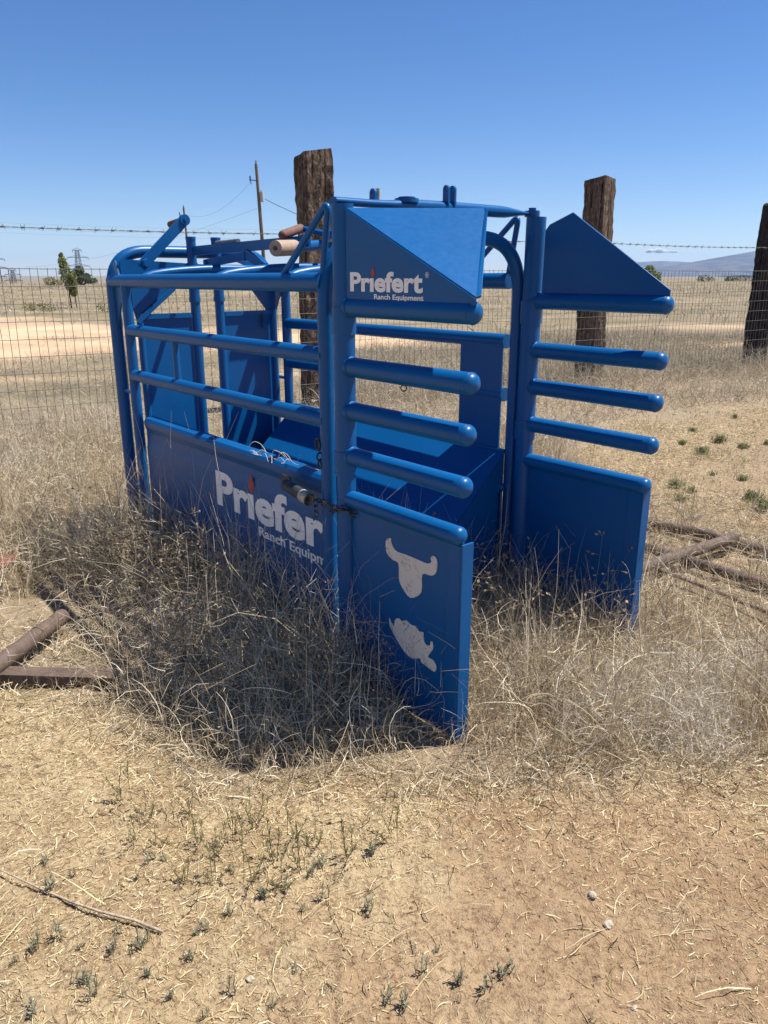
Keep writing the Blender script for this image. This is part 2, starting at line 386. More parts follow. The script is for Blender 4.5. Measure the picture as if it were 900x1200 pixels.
# sloping inner sheet on the far side, lit from above
m=MB(); m.plate([(-1.36,W-.02,.600),(-.03,W-.02,.598),(-.03,W-.38,.27),(-1.36,W-.38,.27)],.005); m.plate([(-1.36,W-.38,.268),(-.03,W-.38,.268),(-.03,W-.38,.0),(-1.36,W-.38,.0)],.005)
m.tube([(-1.36,W-.02,.604),(-.03,W-.02,.602)],.007,8)
m.plate([(-.033,W-.022,.590),(-.033,W-.022,.02),(-.033,W-.378,.02),(-.033,W-.378,.262)],.004)
part(m,'inner_sheet')
m=MB(); m.tube([(-.078,W-.02,.474),(-.03,W-.03,.472)],.014,12,dome=(False,True)); m.plate([(-.03,W-.03,.468),(-.018,W-.045,.46),(-.012,W-.05,.12),(-.03,W-.03,.12)],.004); part(m,'sheet_stop')
# near side inner sheet (mirror)
m=MB(); m.plate([(-1.36,.030,.60),(-.09,.030,.60),(-.09,.14,.10),(-1.36,.14,.10)],.005); part(m,'inner_sheet')
# upright plate between far rails
m=MB(); m.plate([(-.262,W-.018,.975),(-.062,W-.018,.975),(-.062,W-.018,.603),(-.262,W-.018,.603)],.006); part(m,'blanking_plate')
m=MB(); 
for k in (0,): m.ring((-.595,W,.762),.012,.0025,(.64,-.76,0)); 
part(m,'hook_ring',m=DARKM)

# hoops over the top
def hoop(x,zt,z0,r,ru):
    m=MB(); m.tube(bend([(x,0,z0),(x,0,zt-.0),(x,W,zt-.0),(x,W,z0)],ru,9),r); return part(m,'hoop')
for x in (-1.256,-.669,-.25):
    pts=[(x,W*t,1.188+.036*math.sin(PI*min(1,max(0,t)))**.55) for t in np.linspace(0,1,21)]
    m=MB(); m.tube(pts,.0165); part(m,'hoop')
m=MB(); m.tube(bend([(-.062,0,-.03),(-.062,0,1.312),(-.020,W,1.312),(-.020,W,-.03)],.19,12),.0220); part(m,'front_hoop')
m=MB(); m.tube(bend([(-1.575,0,-.03),(-1.575,0,1.295),(-1.575,W,1.295),(-1.575,W,-.03)],.16,12),.0255); rear=part(m,'rear_hoop')
m=MB(); m.plate([(-1.50,.01,1.262),(-1.50,.40,1.243),(-1.50,.40,1.19),(-1.50,.01,1.19)],.008)
m.plate([(-1.50,.02,1.17),(-1.50,.065,1.0),(-1.50,.24,1.15),(-1.50,.24,1.19),(-1.50,.02,1.19)],.006)
m.bar((-1.49,.06,1.01),(-1.49,.235,1.145),.02,.012,(0,0,1)); part(m,'gusset',rear)
m=MB(); m.plate([(-1.50,.40,1.243),(-1.50,.76,1.23),(-1.50,.76,1.19),(-1.50,.40,1.19)],.008)
m.plate([(-1.50,.58,1.19),(-1.50,.75,1.19),(-1.50,.75,1.0),(-1.50,.705,1.035)],.006)
m.bar((-1.48,.56,1.27),(-1.48,.70,1.222),.035,.03); m.box((-1.50,.66,1.215),(-1.40,.76,1.24)); part(m,'gusset',rear)
m=MB()
for k in range(3): m.ring((-1.49,.668,1.02-.022*k),.008,.002,(1,.3*(k%2),0) if k%2 else (0,1,0),10,6,1.5)
part(m,'chain',m=DARKM)

# rear gates
def gate(y0,y1,ty,lab):
    m=MB(); m.tube([(-1.5,ty,.06),(-1.5,ty,1.352)],.021); m.tube([(-1.5,ty,1.085),(-1.5,ty,1.105)],.026); m.tube([(-1.5,ty,1.105),(-1.5,ty,1.25)],.0235)
    m.tube([(-1.5,ty,1.345),(-1.5,ty,1.357)],.0225)
    g=part(m,'rear_gate')
    m=MB(); m.plate([(-1.5,y0,1.035),(-1.5,y1,1.03),(-1.5,y1,.08),(-1.5,y0,.08)],.005); m.box((-1.513,y0,1.02),(-1.487,y1,1.04)); part(m,'gate_panel',g)
    e=y0 if abs(ty-y1)<.05 else y1
    m=MB(); m.tube([(-1.5,e,.08),(-1.5,e,1.045)],.015); part(m,'gate_edge',g)
gate(.075,.312,.335,'a'); gate(.475,.74,.455,'b')

# gate lever, control bars and handles on top
lv=part((lambda m:(m.bar((-1.42,.066,1.232),(-1.42,.272,1.418),.042,.009,(0,-.67,.74)),m.tube([(-1.43,.272,1.418),(-1.41,.272,1.418)],.022,16),m.tube([(-1.44,.272,1.418),(-1.40,.272,1.418)],.009,8),m)[-1])(MB()),'gate_lever')
m=MB(); m.tube([(-1.43,.272,1.418),(-1.54,.265,1.405)],.0145,12); part(m,'grip',lv,GRIPR)
m=MB(); m.tube([(-1.45,.083,1.245),(-1.385,.083,1.245)],.018,6); part(m,'pivot_bolt',lv)
cb=MB(); cb.bar((-1.5,.335,1.298),(-.62,.345,1.314),.038,.009); cb.tube([(-1.5,.33,1.298),(-1.5,.345,1.298)],.019,14); cb=part(cb,'control_bar')
m=MB(); m.bar((-1.38,.33,1.245),(-1.04,.33,1.27),.032,.009); m.tube([(-1.36,.32,1.25),(-1.36,.35,1.25)],.012,8); part(m,'link_bar',cb)
m=MB(); m.bar((-1.04,.335,1.28),(-.90,.335,1.225),.035,.012); part(m,'link_bar',cb)
m=MB(); m.tube([(-1.30,.35,1.325),(-1.12,.35,1.328)],.010,8); part(m,'latch_pin',cb,GRAYM)
hb=MB(); hb.tube([(-.645,.285,1.2905),(-.70,.45,1.305)],.0185); hb.plate([(-.60,.40,1.23),(-.58,.43,1.36),(-.55,.455,1.36),(-.56,.44,1.23)],.01)
hb.bar((-.60,.42,1.30),(-.45,.42,1.305),.02,.02); hb.bar((-.60,.40,1.325),(-.40,.42,1.335),.012,.03); hb=part(hb,'handle_bar')
m=MB(); m.tube([(-.608,.195,1.2855),(-.650,.300,1.291)],.0265,18,dome=(False,False)); part(m,'grip',hb,GRIP)
m=MB(); m.tube([(-.609,.197,1.2856),(-.6065,.191,1.2853)],.007,10); part(m,'grip_bolt',hb,DARKM)
m=MB(); m.tube([(-.722,.30,1.335),(-.785,.42,1.364)],.0165,14,dome=(True,True)); part(m,'grip',hb,GRIPR)
m=MB(); m.tube([(-.785,.42,1.364),(-.70,.46,1.345),(-.60,.43,1.34)],.011,10); part(m,'handle_stem',hb)

# brace rods
for y in (0,W):
    m=MB(); m.tube(bend([(-.27,y,1.195),(-.035,y,1.388),(-.07,y,1.19)],.012,5),.0095,10); part(m,'brace_rod')

# crossbar over the front
ws=np.linspace(-.02,W+.02,24); sq=[max(.62 if w<.3 else .28,min(1,min((w-.12)/.12,(W-.03-w)/.10)*.72+.28)) for w in ws]
m=MB(); m.tube([(.012,w,1.383+.004*min(1,max(0,(w-.1)/.3))) for w in ws],.0175,14,squash=sq); cross=part(m,'crossbar')
for y in (W+.0,):
    m=MB(); m.tube([(.02,y,1.378),(.02,y,1.396)],.026,6); m.tube([(.02,y,1.396),(.02,y,1.405)],.013,6); part(m,'bolt',cross)
m=MB(); m.tube([(.012,.235,1.392),(.012,.235,1.403)],.034,8); m.tube([(.012,.235,1.403),(.012,.235,1.407)],.024,8); part(m,'bolt_cap',cross)
def ear(x,y,z,h,w_,mm):
    m=MB(); out=[]
    for k in range(13):
        a=PI*k/12; out.append((x+w_/2*math.cos(a),z+h-w_/2+w_/2*math.sin(a)))
    P=[(x-w_/2*1.1,z),(x+w_/2*1.1,z)]; hole=[(x+w_*.2*math.cos(2*PI*k/12),z+h-w_/2+w_*.2*math.sin(2*PI*k/12)) for k in range(12)]
    # plate with a hole: strip between outline and hole
    outl=out+[(x-w_/2*1.0,z+h*.3),P[0],P[1],(x+w_/2*1.0,z+h*.3)]
    n1=len(outl); 
    def near(q): 
        ang=math.atan2(q[1]-(z+h-w_/2),q[0]-x); return (x+w_*.2*math.cos(ang),z+h-w_/2+w_*.2*math.sin(ang))
    inn=[near(q) for q in outl]
    for yy,flip in ((y-.004,False),(y+.004,True)):
        vs=[(q[0],yy,q[1]) for q in outl]+[(q[0],yy,q[1]) for q in inn]
        fs=[(i,(i+1)%n1,n1+(i+1)%n1,n1+i) for i in range(n1)]
        m.add(vs,[f[::-1] for f in fs] if flip else fs)
    for ring_,fl in ((outl,False),(inn,True)):
        vs=[(q[0],y-.004,q[1]) for q in ring_]+[(q[0],y+.004,q[1]) for q in ring_]
        fs=[(i,n1+i,n1+(i+1)%n1,(i+1)%n1) for i in range(n1)]; m.add(vs,[f[::-1] for f in fs] if fl else fs)
    return m
for yy in (.382,.408): part(ear(.02,yy,1.395,.052,.022,None),'clevis_ear',cross)
part(ear(.0,.125,1.395,.028,.024,None),'lifting_eye',cross)
m=MB(); m.tube([(-.01,.150,1.39),(-.01,.150,1.425)],.006,8); part(m,'latch_stub',cross,PALE)

# decals -------------------------------------------------------------
def text_mesh(body,size,offset,width=None):
    c=bpy.data.curves.new('lettering','FONT'); c.body=body; c.size=size; c.offset=offset*size; c.resolution_u=4; c.extrude=.0002
    o=bpy.data.objects.new('lettering',c); COL.objects.link(o); bpy.context.view_layer.update()
    me=bpy.data.meshes.new_from_object(o.evaluated_get(bpy.context.evaluated_depsgraph_get()))
    bpy.data.objects.remove(o)
    co=np.empty(len(me.vertices)*3,np.float32); me.vertices.foreach_get('co',co); co=co.reshape(-1,3)
    return me,co
def lettering(body,x0,x1,z0,cap,y,parent,offset=.03,m=WHITE,name='lettering',shear=0):
    me,co=text_mesh(body,1.0,offset)
    # measure the capital height from the letter P / R at the start
    lo=co[:,0].min(); hi=co[:,0].max()
    capm=text_mesh('P',1.0,offset)[1]; h0=capm[:,1].min(); h1=capm[:,1].max()
    nx=(co[:,0]-lo)/(hi-lo)*(x1-x0)+x0; nz=(co[:,1]-h0)/(h1-h0)*cap+z0
    new=np.stack([nx,y+co[:,2],nz],-1)
    me.vertices.foreach_set('co',new.astype(np.float32).ravel()); me.update(); me.materials.clear(); me.materials.append(m)
    for p in me.polygons: p.material_index=0
    o=bpy.data.objects.new(name,me); COL.objects.link(o); o.parent=parent; return o
def logo(x0,z0,k,y,parent,reg=True):
    # main word, sub line, flame over the dotless i
    lettering('Pr\u0131efert',x0,x0+.278*k,z0,.048*k,y,parent,.036)
    lettering('Ranch Equipment',x0+.098*k,x0+.281*k,z0-.0175*k,.0125*k,y,parent,.022)
    flame(x0+.0935*k,z0+.0395*k,k,y,parent)
    if reg:
        m=MB(); m.ring((x0+.292*k,y,z0+.041*k),.0062*k,.0006*k,(0,1,0),20,4); m.build('lettering',WHITE,parent)
        lettering('R',x0+.2895*k,x0+.2950*k,z0+.0375*k,.007*k,y,parent,.02)
def flame(fx,fz,k,y,parent):
    fl=[(.0005,.021),(.0035,.0155),(.0072,.009),(.0068,.003),(.0036,-.002),(0,-.007),(-.0036,-.002),(-.0068,.003),(-.0072,.009),(-.0030,.0145)]
    m=MB(); m.hexa([(fx+a*k,y+.0004,fz+b*k) for a,b in fl],[(fx+a*k,y-.0004,fz+b*k) for a,b in fl]); m.build('flame_mark',RED,parent)
lettering('Pr\u0131efer',-.782,-.096,.379,.132,.0063,side_sheet,.036)
lettering('Ranch Equipm',-.490,-.094,.331,.034,.0063,side_sheet,.022)
flame(-.527,.488,2.6,.0063,side_sheet)

BULL=[(.226,.512),(.21,.505),(.205,.489),(.21,.465),(.234,.452),(.259,.448),(.262,.404),(.275,.383),(.309,.363),(.351,.393),(.354,.445),(.386,.451),(.404,.463),(.41,.488),(.405,.506),(.392,.508),(.385,.5),(.388,.49),(.376,.482),(.357,.481),(.319,.482),(.284,.482),(.254,.481),(.237,.489),(.228,.502)]
BULL2=[(.221,.273),(.224,.247),(.251,.219),(.288,.191),(.319,.185),(.351,.198),(.354,.188),(.373,.185),(.407,.180),(.415,.198),(.402,.213),(.381,.214),(.392,.232),(.401,.247),(.398,.265),(.391,.263),(.389,.252),(.372,.248),(.362,.262),(.362,.28),(.345,.276),(.332,.287),(.312,.284),(.292,.291),(.275,.281),(.261,.286),(.245,.274),(.242,.254),(.229,.261)]
def smooth_poly(P,n=3):
    out=[]; N=len(P)
    for i in range(N):
        p0,p1,p2,p3=[np.array(P[(i+k)%N]) for k in (-1,0,1,2)]
        for k in range(n):
            t=k/n; out.append(tuple(.5*((2*p1)+(-p0+p2)*t+(2*p0-5*p1+4*p2-p3)*t*t+(-p0+3*p1-3*p2+p3)*t**3)))
    return out
def flat_poly(P,y,name,m,parent,h=.0006):
    c=bpy.data.curves.new(name,'CURVE'); c.dimensions='2D'; c.fill_mode='BOTH'; c.extrude=h
    s=c.splines.new('POLY'); s.points.add(len(P)-1)
    for q,(a,b) in zip(s.points,P): q.co=(a,b,0,1)
    s.use_cyclic_u=True
    o=bpy.data.objects.new(name,c); COL.objects.link(o); bpy.context.view_layer.update()
    me=bpy.data.meshes.new_from_object(o.evaluated_get(bpy.context.evaluated_depsgraph_get())); bpy.data.objects.remove(o)
    for v in me.vertices: v.co=(v.co.x,y+v.co.z,v.co.y)
    me.materials.clear(); me.materials.append(m)
    o=bpy.data.objects.new(name,me); COL.objects.link(o); o.parent=parent; return o

# front doors ----------------------------------------------------------
def door(y,x0,near):
    m=MB()
    q=1 if near else 1.1
    for za,zb,r_ in ((-.02,1.376,.0275),(1.115,1.376,.0290),(1.045,1.118,.0330),(.655,.722,.0325),(.05,.12,.0325),(.722,1.045,.0297),(.0,.58,.0290)):
        m.tube([(x0,y,za),(x0,y,zb)],r_*q,22)
    d=part(m,'front_door')
    for z,e in ((1.118,.535),(.960,.528),(.838,.520),(.710,.516)):
        m=MB(); te={.535:.502,.528:.502,.520:.496,.516:.491}.get(e,.500) if near else .524; m.tube([(x0+.02,y,z),(te,y,z)],.0262,20,dome=(False,True)); m.ring((te+.001,y,z),.0256,.0016,(1,0,0),22,6); m.ring((x0+.034,y,z),.0262,.003,(1,0,0),22,6); part(m,'finger',d)
    xe=.474 if near else .510
    m=MB(); m.tube([(x0+.02,y,.583),(xe+.005,y,.583)],.0250,20,dome=(False,True)); part(m,'finger',d)
    x1=.496 if near else .515
    m=MB(); m.plate([(x0+.02,y,.575),(x1,y,.575),(x1,y,.012),(x0+.02,y,.012)],.006); pn=part(m,'door_panel',d)
    m=MB()
    yy=(y-.03) if near else (y-.03)
    m.box((x1-.004,y-.006,.002),(x1+.003,y+.034,.565)); m.box((x1-.05,y-.0065,.004),(x1-.004,y+.004,.560)); part(m,'edge_angle',d,bevel=.0015)
    return d
dl=door(0,.025,True); dr=door(W,.038,False)
m=MB(); A=(.056,-.012,1.362); B=(.056,-.012,1.125); Cc=(.520,-.012,1.135); D=(.253,.297,1.364); Ct=(.520,-.012,1.150)
m.plate([A,B,Cc,Ct],.006); m.plate([A,Ct,(.526,.0,1.155),(.268,.290,1.362),(.245,.302,1.365)],.006); hood=part(m,'hood',dl,bevel=.0015)
logo(.0745,1.1585,1.0,-.0158,dl)
flat_poly(smooth_poly(BULL),-.0042,'bull_decal',PEELM,dl); flat_poly(smooth_poly(BULL2,2),-.0042,'bull_decal',PEELM,dl)
m=MB(); m.plate([(.079,W,1.335),(.095,W,1.352),(.181,W,1.383),(.532,W,1.160),(.532,W,1.135),(.078,W,1.138)],.006)
m.plate([(.183,W+.003,1.378),(.175,W+.05,1.30),(.50,W+.05,1.10),(.530,W+.003,1.155)],.005); part(m,'hood',dr,bevel=.0015)

# chain, rings and the loose pin handle by the near door post
m=MB()
for k in range(15):
    a=math.radians(200-k*15); c=(.025+.043*math.cos(a),.0+.043*-abs(math.sin(a)),.548-.012*math.sin(k*.5))
    m.ring(c,.0075,.0022,(0,0,1) if k%2 else (math.cos(a),-abs(math.sin(a)),0),10,6,1.5,(-math.sin(a),-math.cos(a),0))
for k in range(7):
    m.ring((-.075+.012*k,-.028-.001*k,.556-.004*math.sin(k)),.0075,.0022,(0,0,1) if k%2 else (0,1,0),10,6,1.5,(1,0,0))
for k in range(3): m.ring((-.082,-.036,.548-.017*k),.0075,.0022,(0,1,0) if k%2 else (1,0,0),10,6,1.5,(0,0,1))
part(m,'chain',m=STEEL)
m=MB(); m.ring((-.088,-.018,.725),.017,.0035,(.3,1,0)); m.ring((-.075,-.022,.69),.011,.003,(1,.2,0)); m.ring((-.078,-.02,.665),.011,.003,(.2,1,0)); part(m,'hook_ring',m=DARKM)
ph=MB(); ph.tube([(-.225,-.045,.577),(-.125,-.052,.566)],.0185,16); ph=part(ph,'pin_handle',m=DARKM)
m=MB(); m.tube([(-.125,-.052,.566),(-.085,-.055,.562)],.0195,16,cap=False); m.tube([(-.085,-.055,.562),(-.122,-.0522,.5657)],.015,16,cap=False); part(m,'worn_end',ph,PALE)
m=MB(); m.plate([(-.275,-.0275,.600),(-.225,-.0275,.597),(-.225,-.0275,.570),(-.275,-.0275,.572)],.004); part(m,'pin_bracket',ph,DARKM)

# ------------------------------------------------------------------ fence
FD=np.array([.853,.522]); FN=np.array([.522,-.853])  # FN points to the camera side
fence=thing('wire_fence','woven wire fence with a barbed strand on old railway tie posts','fence',(FO[0],FO[1],0))
def fp(k,off=0,z=0): q=FD*k+FN*off; return (q[0],q[1],z)
def tie(a,b,h,rz,lean,k,m,label,seed,off=0,cutz=0.0,dk=0):
    rng=np.random.default_rng(seed); nx,ny,nz=7,7,46; mb=MB(); rows=[]
    per=[]
    for i in range(nx): per.append((-1+2*i/nx,-1))
    for i in range(ny): per.append((1,-1+2*i/ny))
    for i in range(nx): per.append((1-2*i/nx,1))
    for i in range(ny): per.append((-1,1-2*i/ny))
    P=np.array(per); n=len(P); vs=[]
    for j in range(nz+1):
        z=-.25+(h+.25)*j/nz
        dn=(vnoise(P[:,0]*3+40+seed,P[:,1]*3+z*5+20,seed)-.5)*.020+(vnoise(P[:,0]*9+40,P[:,1]*9+z*23+20,seed+1)-.5)*.014
        sc=1-.05*max(0,(j-nz+1))*1.0
        rad=np.where(np.abs(P[:,0]*P[:,1])>.95,.955,1.0)
        x=P[:,0]*a/2*sc*rad*(1+dn/(a/2)); y=P[:,1]*b/2*sc*rad*(1+dn/(b/2))
        zz=z+(P[:,0]*.02+P[:,1]*-.012)*(j==nz)
        for q in range(n): vs.append((x[q]+lean[0]*z,y[q]+lean[1]*z,zz[q] if j==nz else z))
    fs=[(j*n+q,j*n+(q+1)%n,(j+1)*n+(q+1)%n,(j+1)*n+q) for j in range(nz) for q in range(n)]
    mb.add(vs,fs); mb.add(vs[-n:],[tuple(range(n))])
    o=mb.build('fence_post',m,fence); p=fp(k+dk,off); o.location=(p[0],p[1],0); o.rotation_euler=(0,0,rz); o['label']=label
    for pl in o.data.polygons: pl.use_smooth=False
    return o
tie(.28,.24,2.205,math.radians(25),(0,0),0,TIE1,'pitted dark railway tie post behind the chute',3,-.02,dk=.035)
tie(.25,.25,2.19,math.radians(-42),(-.012,-.008),3.56,TIE2,'brown railway tie post beyond the open far door',5,-.02)
tie(.27,.29,2.10,math.radians(58),(.006,-.004),6.72,TIE3,'very dark railway tie post',8,-.02)
# woven mesh
VP,HP=.0625,.125; ks=np.arange(-8,12.5,VP); zs=np.array([1.25-HP*i for i in range(11)])
m=MB()
def wire(m,pts,r,n=4): m.tube(pts,r,n,cap=False)
for i,k in enumerate(ks):
    j=random.gauss(0,.004); wob=[(k+j+random.gauss(0,.003)+.02*(vnoise(np.array(k*.7),np.array(z*2),31)-.5),.155+.02*(float(vnoise(np.array(k*.8),np.array(z*1.5),33))-.5),z) for z in np.linspace(0.0,1.25,6)]
    wire(m,[fp(*w) for w in wob],.0022,3)
for z in zs:
    rad=.0026 if z>1.2 else .0020
    wire(m,[fp(k,.157+.02*(float(vnoise(np.array(k*.8),np.array(z*1.5),33))-.5),z+.006*(float(vnoise(np.array(k*1.3),np.array(z*3.),37))-.5)-.01*(math.sin(k*.9)**2)) for k in np.arange(-8,12.5,.3)],rad,4)
m.build('wire_mesh',GALV,fence)
m=MB()
for ph_ in (0,PI):
    pts=[]
    for k in np.arange(-8,12.5,.03):
        pts.append(fp(k,.15+.0035*math.cos(k*55+ph_),1.535+.0035*math.sin(k*55+ph_)-.015*math.sin((k%3.3)/3.3*PI)))
    wire(m,pts,.0018,4)
for k in np.arange(-8,12.5,.125):
    k+=random.gauss(0,.006)
    z=1.535-.015*math.sin((k%3.3)/3.3*PI)
    for q in range(2):
        a=random.uniform(0,PI); dx=.022*math.cos(a); dz=.022*math.sin(a)
        wire(m,[fp(k-.01+.02*q-dx*.6,.145-dx,z-dz),fp(k-.01+.02*q+dx*.6,.155+dx,z+dz)],.0017,3)
    wire(m,[fp(k-.012,.15,z),fp(k+.012,.15,z)],.0065,6)
m.build('barbed_wire',GALV,fence)

# ------------------------------------------------------------------ rusty pipes and scrap
fr=thing('pipe_panel','rusty pipe panel frame lying in the grass beyond the far blue door','pipe frame',(1.5,3.4,0))
def rel(p): return (p[0]-1.5,p[1]-3.4,p[2])
def pth(a,b,za,zb,n=8,wob=.006):
    return [rel((a[0]+(b[0]-a[0])*t,a[1]+(b[1]-a[1])*t,za+(zb-za)*t+random.gauss(0,wob))) for t in np.linspace(0,1,n)]
m=MB(); m.tube(pth((1.05,3.80),(2.05,2.80),.05,.045),.024); m.build('long_pipe',RUST,fr)
m=MB(); m.tube(pth((.90,3.46),(1.95,2.24),.05,.045),.023); m.build('long_pipe',RUST,fr)
m=MB(); m.tube(pth((1.565,3.243),(.93,2.80),.078,.080,4,.001),.025); m.build('cross_pipe',RUST,fr)
rod=MB(); pts=[(1.05+(1.70-1.05)*t,3.03+(2.06-3.03)*t,.045+.006*math.sin(9*t)) for t in np.linspace(0,1,10)]
rod.tube(pts,.008,8); tag(rod.build('steel_rod',RUST),'thin rusty rod in the grass in front of the pipe panel','rod')
pp=MB(); pp.tube([(-1.25,1.80,.045),(-1.122,2.458,.060)],.027,20); pp.tube([(-1.150,2.315,.0575),(-1.146,2.335,.058)],.0283,20); 
o=pp.build('steel_pipe',RUST); tag(o,'thick brown rusty pipe end poking out of the grass','pipe')
ch=MB(); a=Vector((-1.22,2.085,.0)); b=Vector((-.80,2.06,.0)); d=(b-a).normalized(); nn=Vector((-d.y,d.x,0))
P=[(0,0),(.055,0),(.055,.006),(.006,.006),(.006,.034),(.055,.034),(.055,.040),(0,.040)]
ch.hexa([a+nn*p+Vector((0,0,q)) for p,q in P],[b+nn*p+Vector((0,0,q)) for p,q in P])
tag(ch.build('channel_iron',RUST,bevel=.001),'flat rusty channel iron lying at the sand edge below the pipe','steel channel')
pl=MB(); pl.plate([(-1.70,2.82,.08),(-1.50,2.84,.09),(-1.49,2.93,.11),(-1.70,2.95,.10)],.012)
tag(pl.build('steel_plate',RUST2),'reddish rusty steel plate sticking out of tall grass','steel plate')
st=MB(); pts=[(-.92,1.35),(-.80,1.305),(-.70,1.262),(-.62,1.232),(-.55,1.195),(-.48,1.178),(-.42,1.155)]
st.tube([(x,y,gz(x,y)+.010+.004*math.sin(i*1.7)) for i,(x,y) in enumerate(pts)],[.0012,.0016,.002,.0024,.0026,.0028,.0025],8,dome=(True,True))
tag(st.build('dead_stick',STICK),'long pale dead stick lying on bare sand','stick')
def stone(x,y,r,seed,label):
    rng=np.random.default_rng(seed); mb=MB(); n1,n2=9,14; vs=[]
    for i in range(n1+1):
        t=PI*i/n1
        for j in range(n2):
            p=2*PI*j/n2; d=np.array([math.sin(t)*math.cos(p),math.sin(t)*math.sin(p),math.cos(t)])
            k=1+.55*(float(vnoise(np.array(d[0]*1.7+9+seed),np.array(d[1]*1.7+d[2]*2.3+5),seed))-.5)+.2*(float(vnoise(np.array(d[0]*5+9+seed),np.array(d[1]*5+d[2]*4+5),seed+1))-.5)
            vs.append((d[0]*r*k*1.15,d[1]*r*k*.9,d[2]*r*k*.7+r*.35))
    fs=[(i*n2+j,(i+1)*n2+j,(i+1)*n2+(j+1)%n2,i*n2+(j+1)%n2) for i in range(n1) for j in range(n2)]
    mb.add(vs,fs,False); o=mb.build('stone',STONE); o.location=(x,y,gz(x,y)); o.rotation_euler=(0,0,seed); tag(o,label,'stone')
stone(.42,1.25,.0085,2,'upper pale stone of the close pair on the sand'); stone(.435,1.185,.009,4,'lower darker stone of the close pair on the sand')
stone(-.24,1.07,.007,6,'small pale stone alone on the sand below the green weeds'); stone(.43,1.01,.006,7,'pale pebble alone at the bottom edge of the sand')

# ------------------------------------------------------------------ grass and straw
def blades(root,az,el,L,w,seg,curl,droop,taper=1.0,rng=RNG,flat=.0,zmin=True):
    """curved ribbons; returns V,F"""
    N=len(root); P=np.empty((N,seg+1,3)); P[:,0]=root; a=az.copy(); e=el.copy(); T=np.empty((N,seg+1,3))
    ca=rng.normal(0,curl,N); ce=rng.normal(0,curl,N)-droop
    for i in range(seg+1):
        d=np.stack([np.cos(e)*np.sin(a),np.cos(e)*np.cos(a),np.sin(e)],-1); T[:,i]=d
        if i<seg: P[:,i+1]=P[:,i]+d*(L/seg)[:,None]
        a=a+ca/seg+rng.normal(0,curl*.5,N)/seg; e=e+ce/seg+rng.normal(0,curl*.4,N)/seg
    rv=rng.normal(size=(N,3)); rv[:,2]*=.5
    side=np.cross(T,rv[:,None,:]); side/=np.linalg.norm(side,axis=-1,keepdims=True)+1e-9
    t=np.linspace(0,1,seg+1); ww=(w[:,None]*(1-taper*.8*t[None]**1.5))[...,None]*.5
    if zmin:
        g=ground_z(P[...,0],P[...,1]); P[...,2]=np.maximum(P[...,2],g+.002)
    V=np.stack([P-side*ww,P+side*ww],2).reshape(-1,3)
    b=(np.arange(N)*(seg+1)*2)[:,None]+np.arange(seg)[None]*2
    F=np.stack([b,b+1,b+3,b+2],-1).reshape(-1,4)
    return V,F
def scatter(n,x0,x1,y0,y1,dens):
    x=RNG.uniform(x0,x1,n); y=RNG.uniform(y0,y1,n); k=RNG.uniform(0,1,n)<dens(x,y); return x[k],y[k]
def view(x,y,m=.12): return (np.abs(x)<(.5+m)*(y+.45)+.15)
def merge(parts):
    Vs=[];Fs=[];o=0
    for V,F in parts: Vs.append(V);Fs.append(F+o);o+=len(V)
    return np.concatenate(Vs),np.concatenate(Fs)
lx=lambda x,y:(x+.1243)*.645-(y-2.16)*.764
ly=lambda x,y:(x+.1243)*.764+(y-2.16)*.645
def height_at(x,y):
    """how tall the dry grass stands"""
    g=front_gap(x,y); s=lx(x,y); w=ly(x,y)
    h=.10+.20*sstep(0,.35,g)
    nearleft=np.exp(-((np.maximum(0,-w-.25)/.25)**2))*(w<.05)*sstep(-1.9,-1.2,s)*(1-sstep(-.05,.25,s))
    h=h*(.55+.45*vnoise(x*2.2,y*2.2,41)*1.6)+.15*nearleft
    h=h*(1-.75*np.exp(-(((x-.14)/.13)**2+((y-1.74)/.15)**2)))
    h=np.where(inpoly(x,y,BARE),.06,h)
    return h
LOW=[(.95,3.9),(1.6,4.2),(2.4,4.1),(1.9,2.1),(1.40,2.22),(1.08,2.30),(.86,2.75)]
LOWL=[(-1.45,2.0),(-.78,2.0),(-.78,2.13),(-1.02,2.28),(-1.02,2.5),(-1.3,2.55)]
def low(x,y):
    j=(vnoise(x*4,y*4,19)-.5)*.2
    return np.maximum(inpoly(x+j,y+j,LOW),inpoly(x+j*.3,y+j*.3,LOWL))
def tufts(n,x0,x1,y0,y1,dens,per,spread):
    """clumped roots: each tuft leans its own way and carries its own height"""
    x,y=scatter(n,x0,x1,y0,y1,dens); k=RNG.integers(per[0],per[1],len(x)); i=np.repeat(np.arange(len(x)),k)
    sp=RNG.uniform(.4,1.3,len(x))*spread; az=RNG.uniform(0,6.28,len(i)); r=np.abs(RNG.normal(0,1,len(i)))*sp[i]
    return x[i]+r*np.sin(az),y[i]+r*np.cos(az),az,RNG.uniform(.6,1.35,len(x))[i],r/(sp[i]+1e-6)
parts=[]
# A: thick tangle round the chute, in tufts
bas=lambda x,y:view(x,y)*(1-.7*np.exp(-(((x-.16)/.09)**2+((y-1.72)/.12)**2)))*sstep(-.04,.10,front_gap(x,y))*(1-.95*inpoly(x,y,BARE))*(1-.85*low(x,y))
x,y,az,hk,rk=tufts(17000,-3.0,3.2,1.3,5.4,lambda x,y:bas(x,y)*np.clip(2.6*(fbm(x*2.3,y*2.3,51)-.22),.04,1),(5,24),.035)
n=len(x); h=height_at(x,y)*hk; r=np.stack([x,y,ground_z(x,y)-.003],-1)
parts.append(blades(r,az+RNG.normal(0,.7,n),np.clip(np.radians(86-22*rk+RNG.normal(0,10,n)),.2,1.55),h*RNG.uniform(.4,1.4,n),.0009+.0024*RNG.uniform(0,1,n)**2,6,1.15,.9))
print('tangle',n)
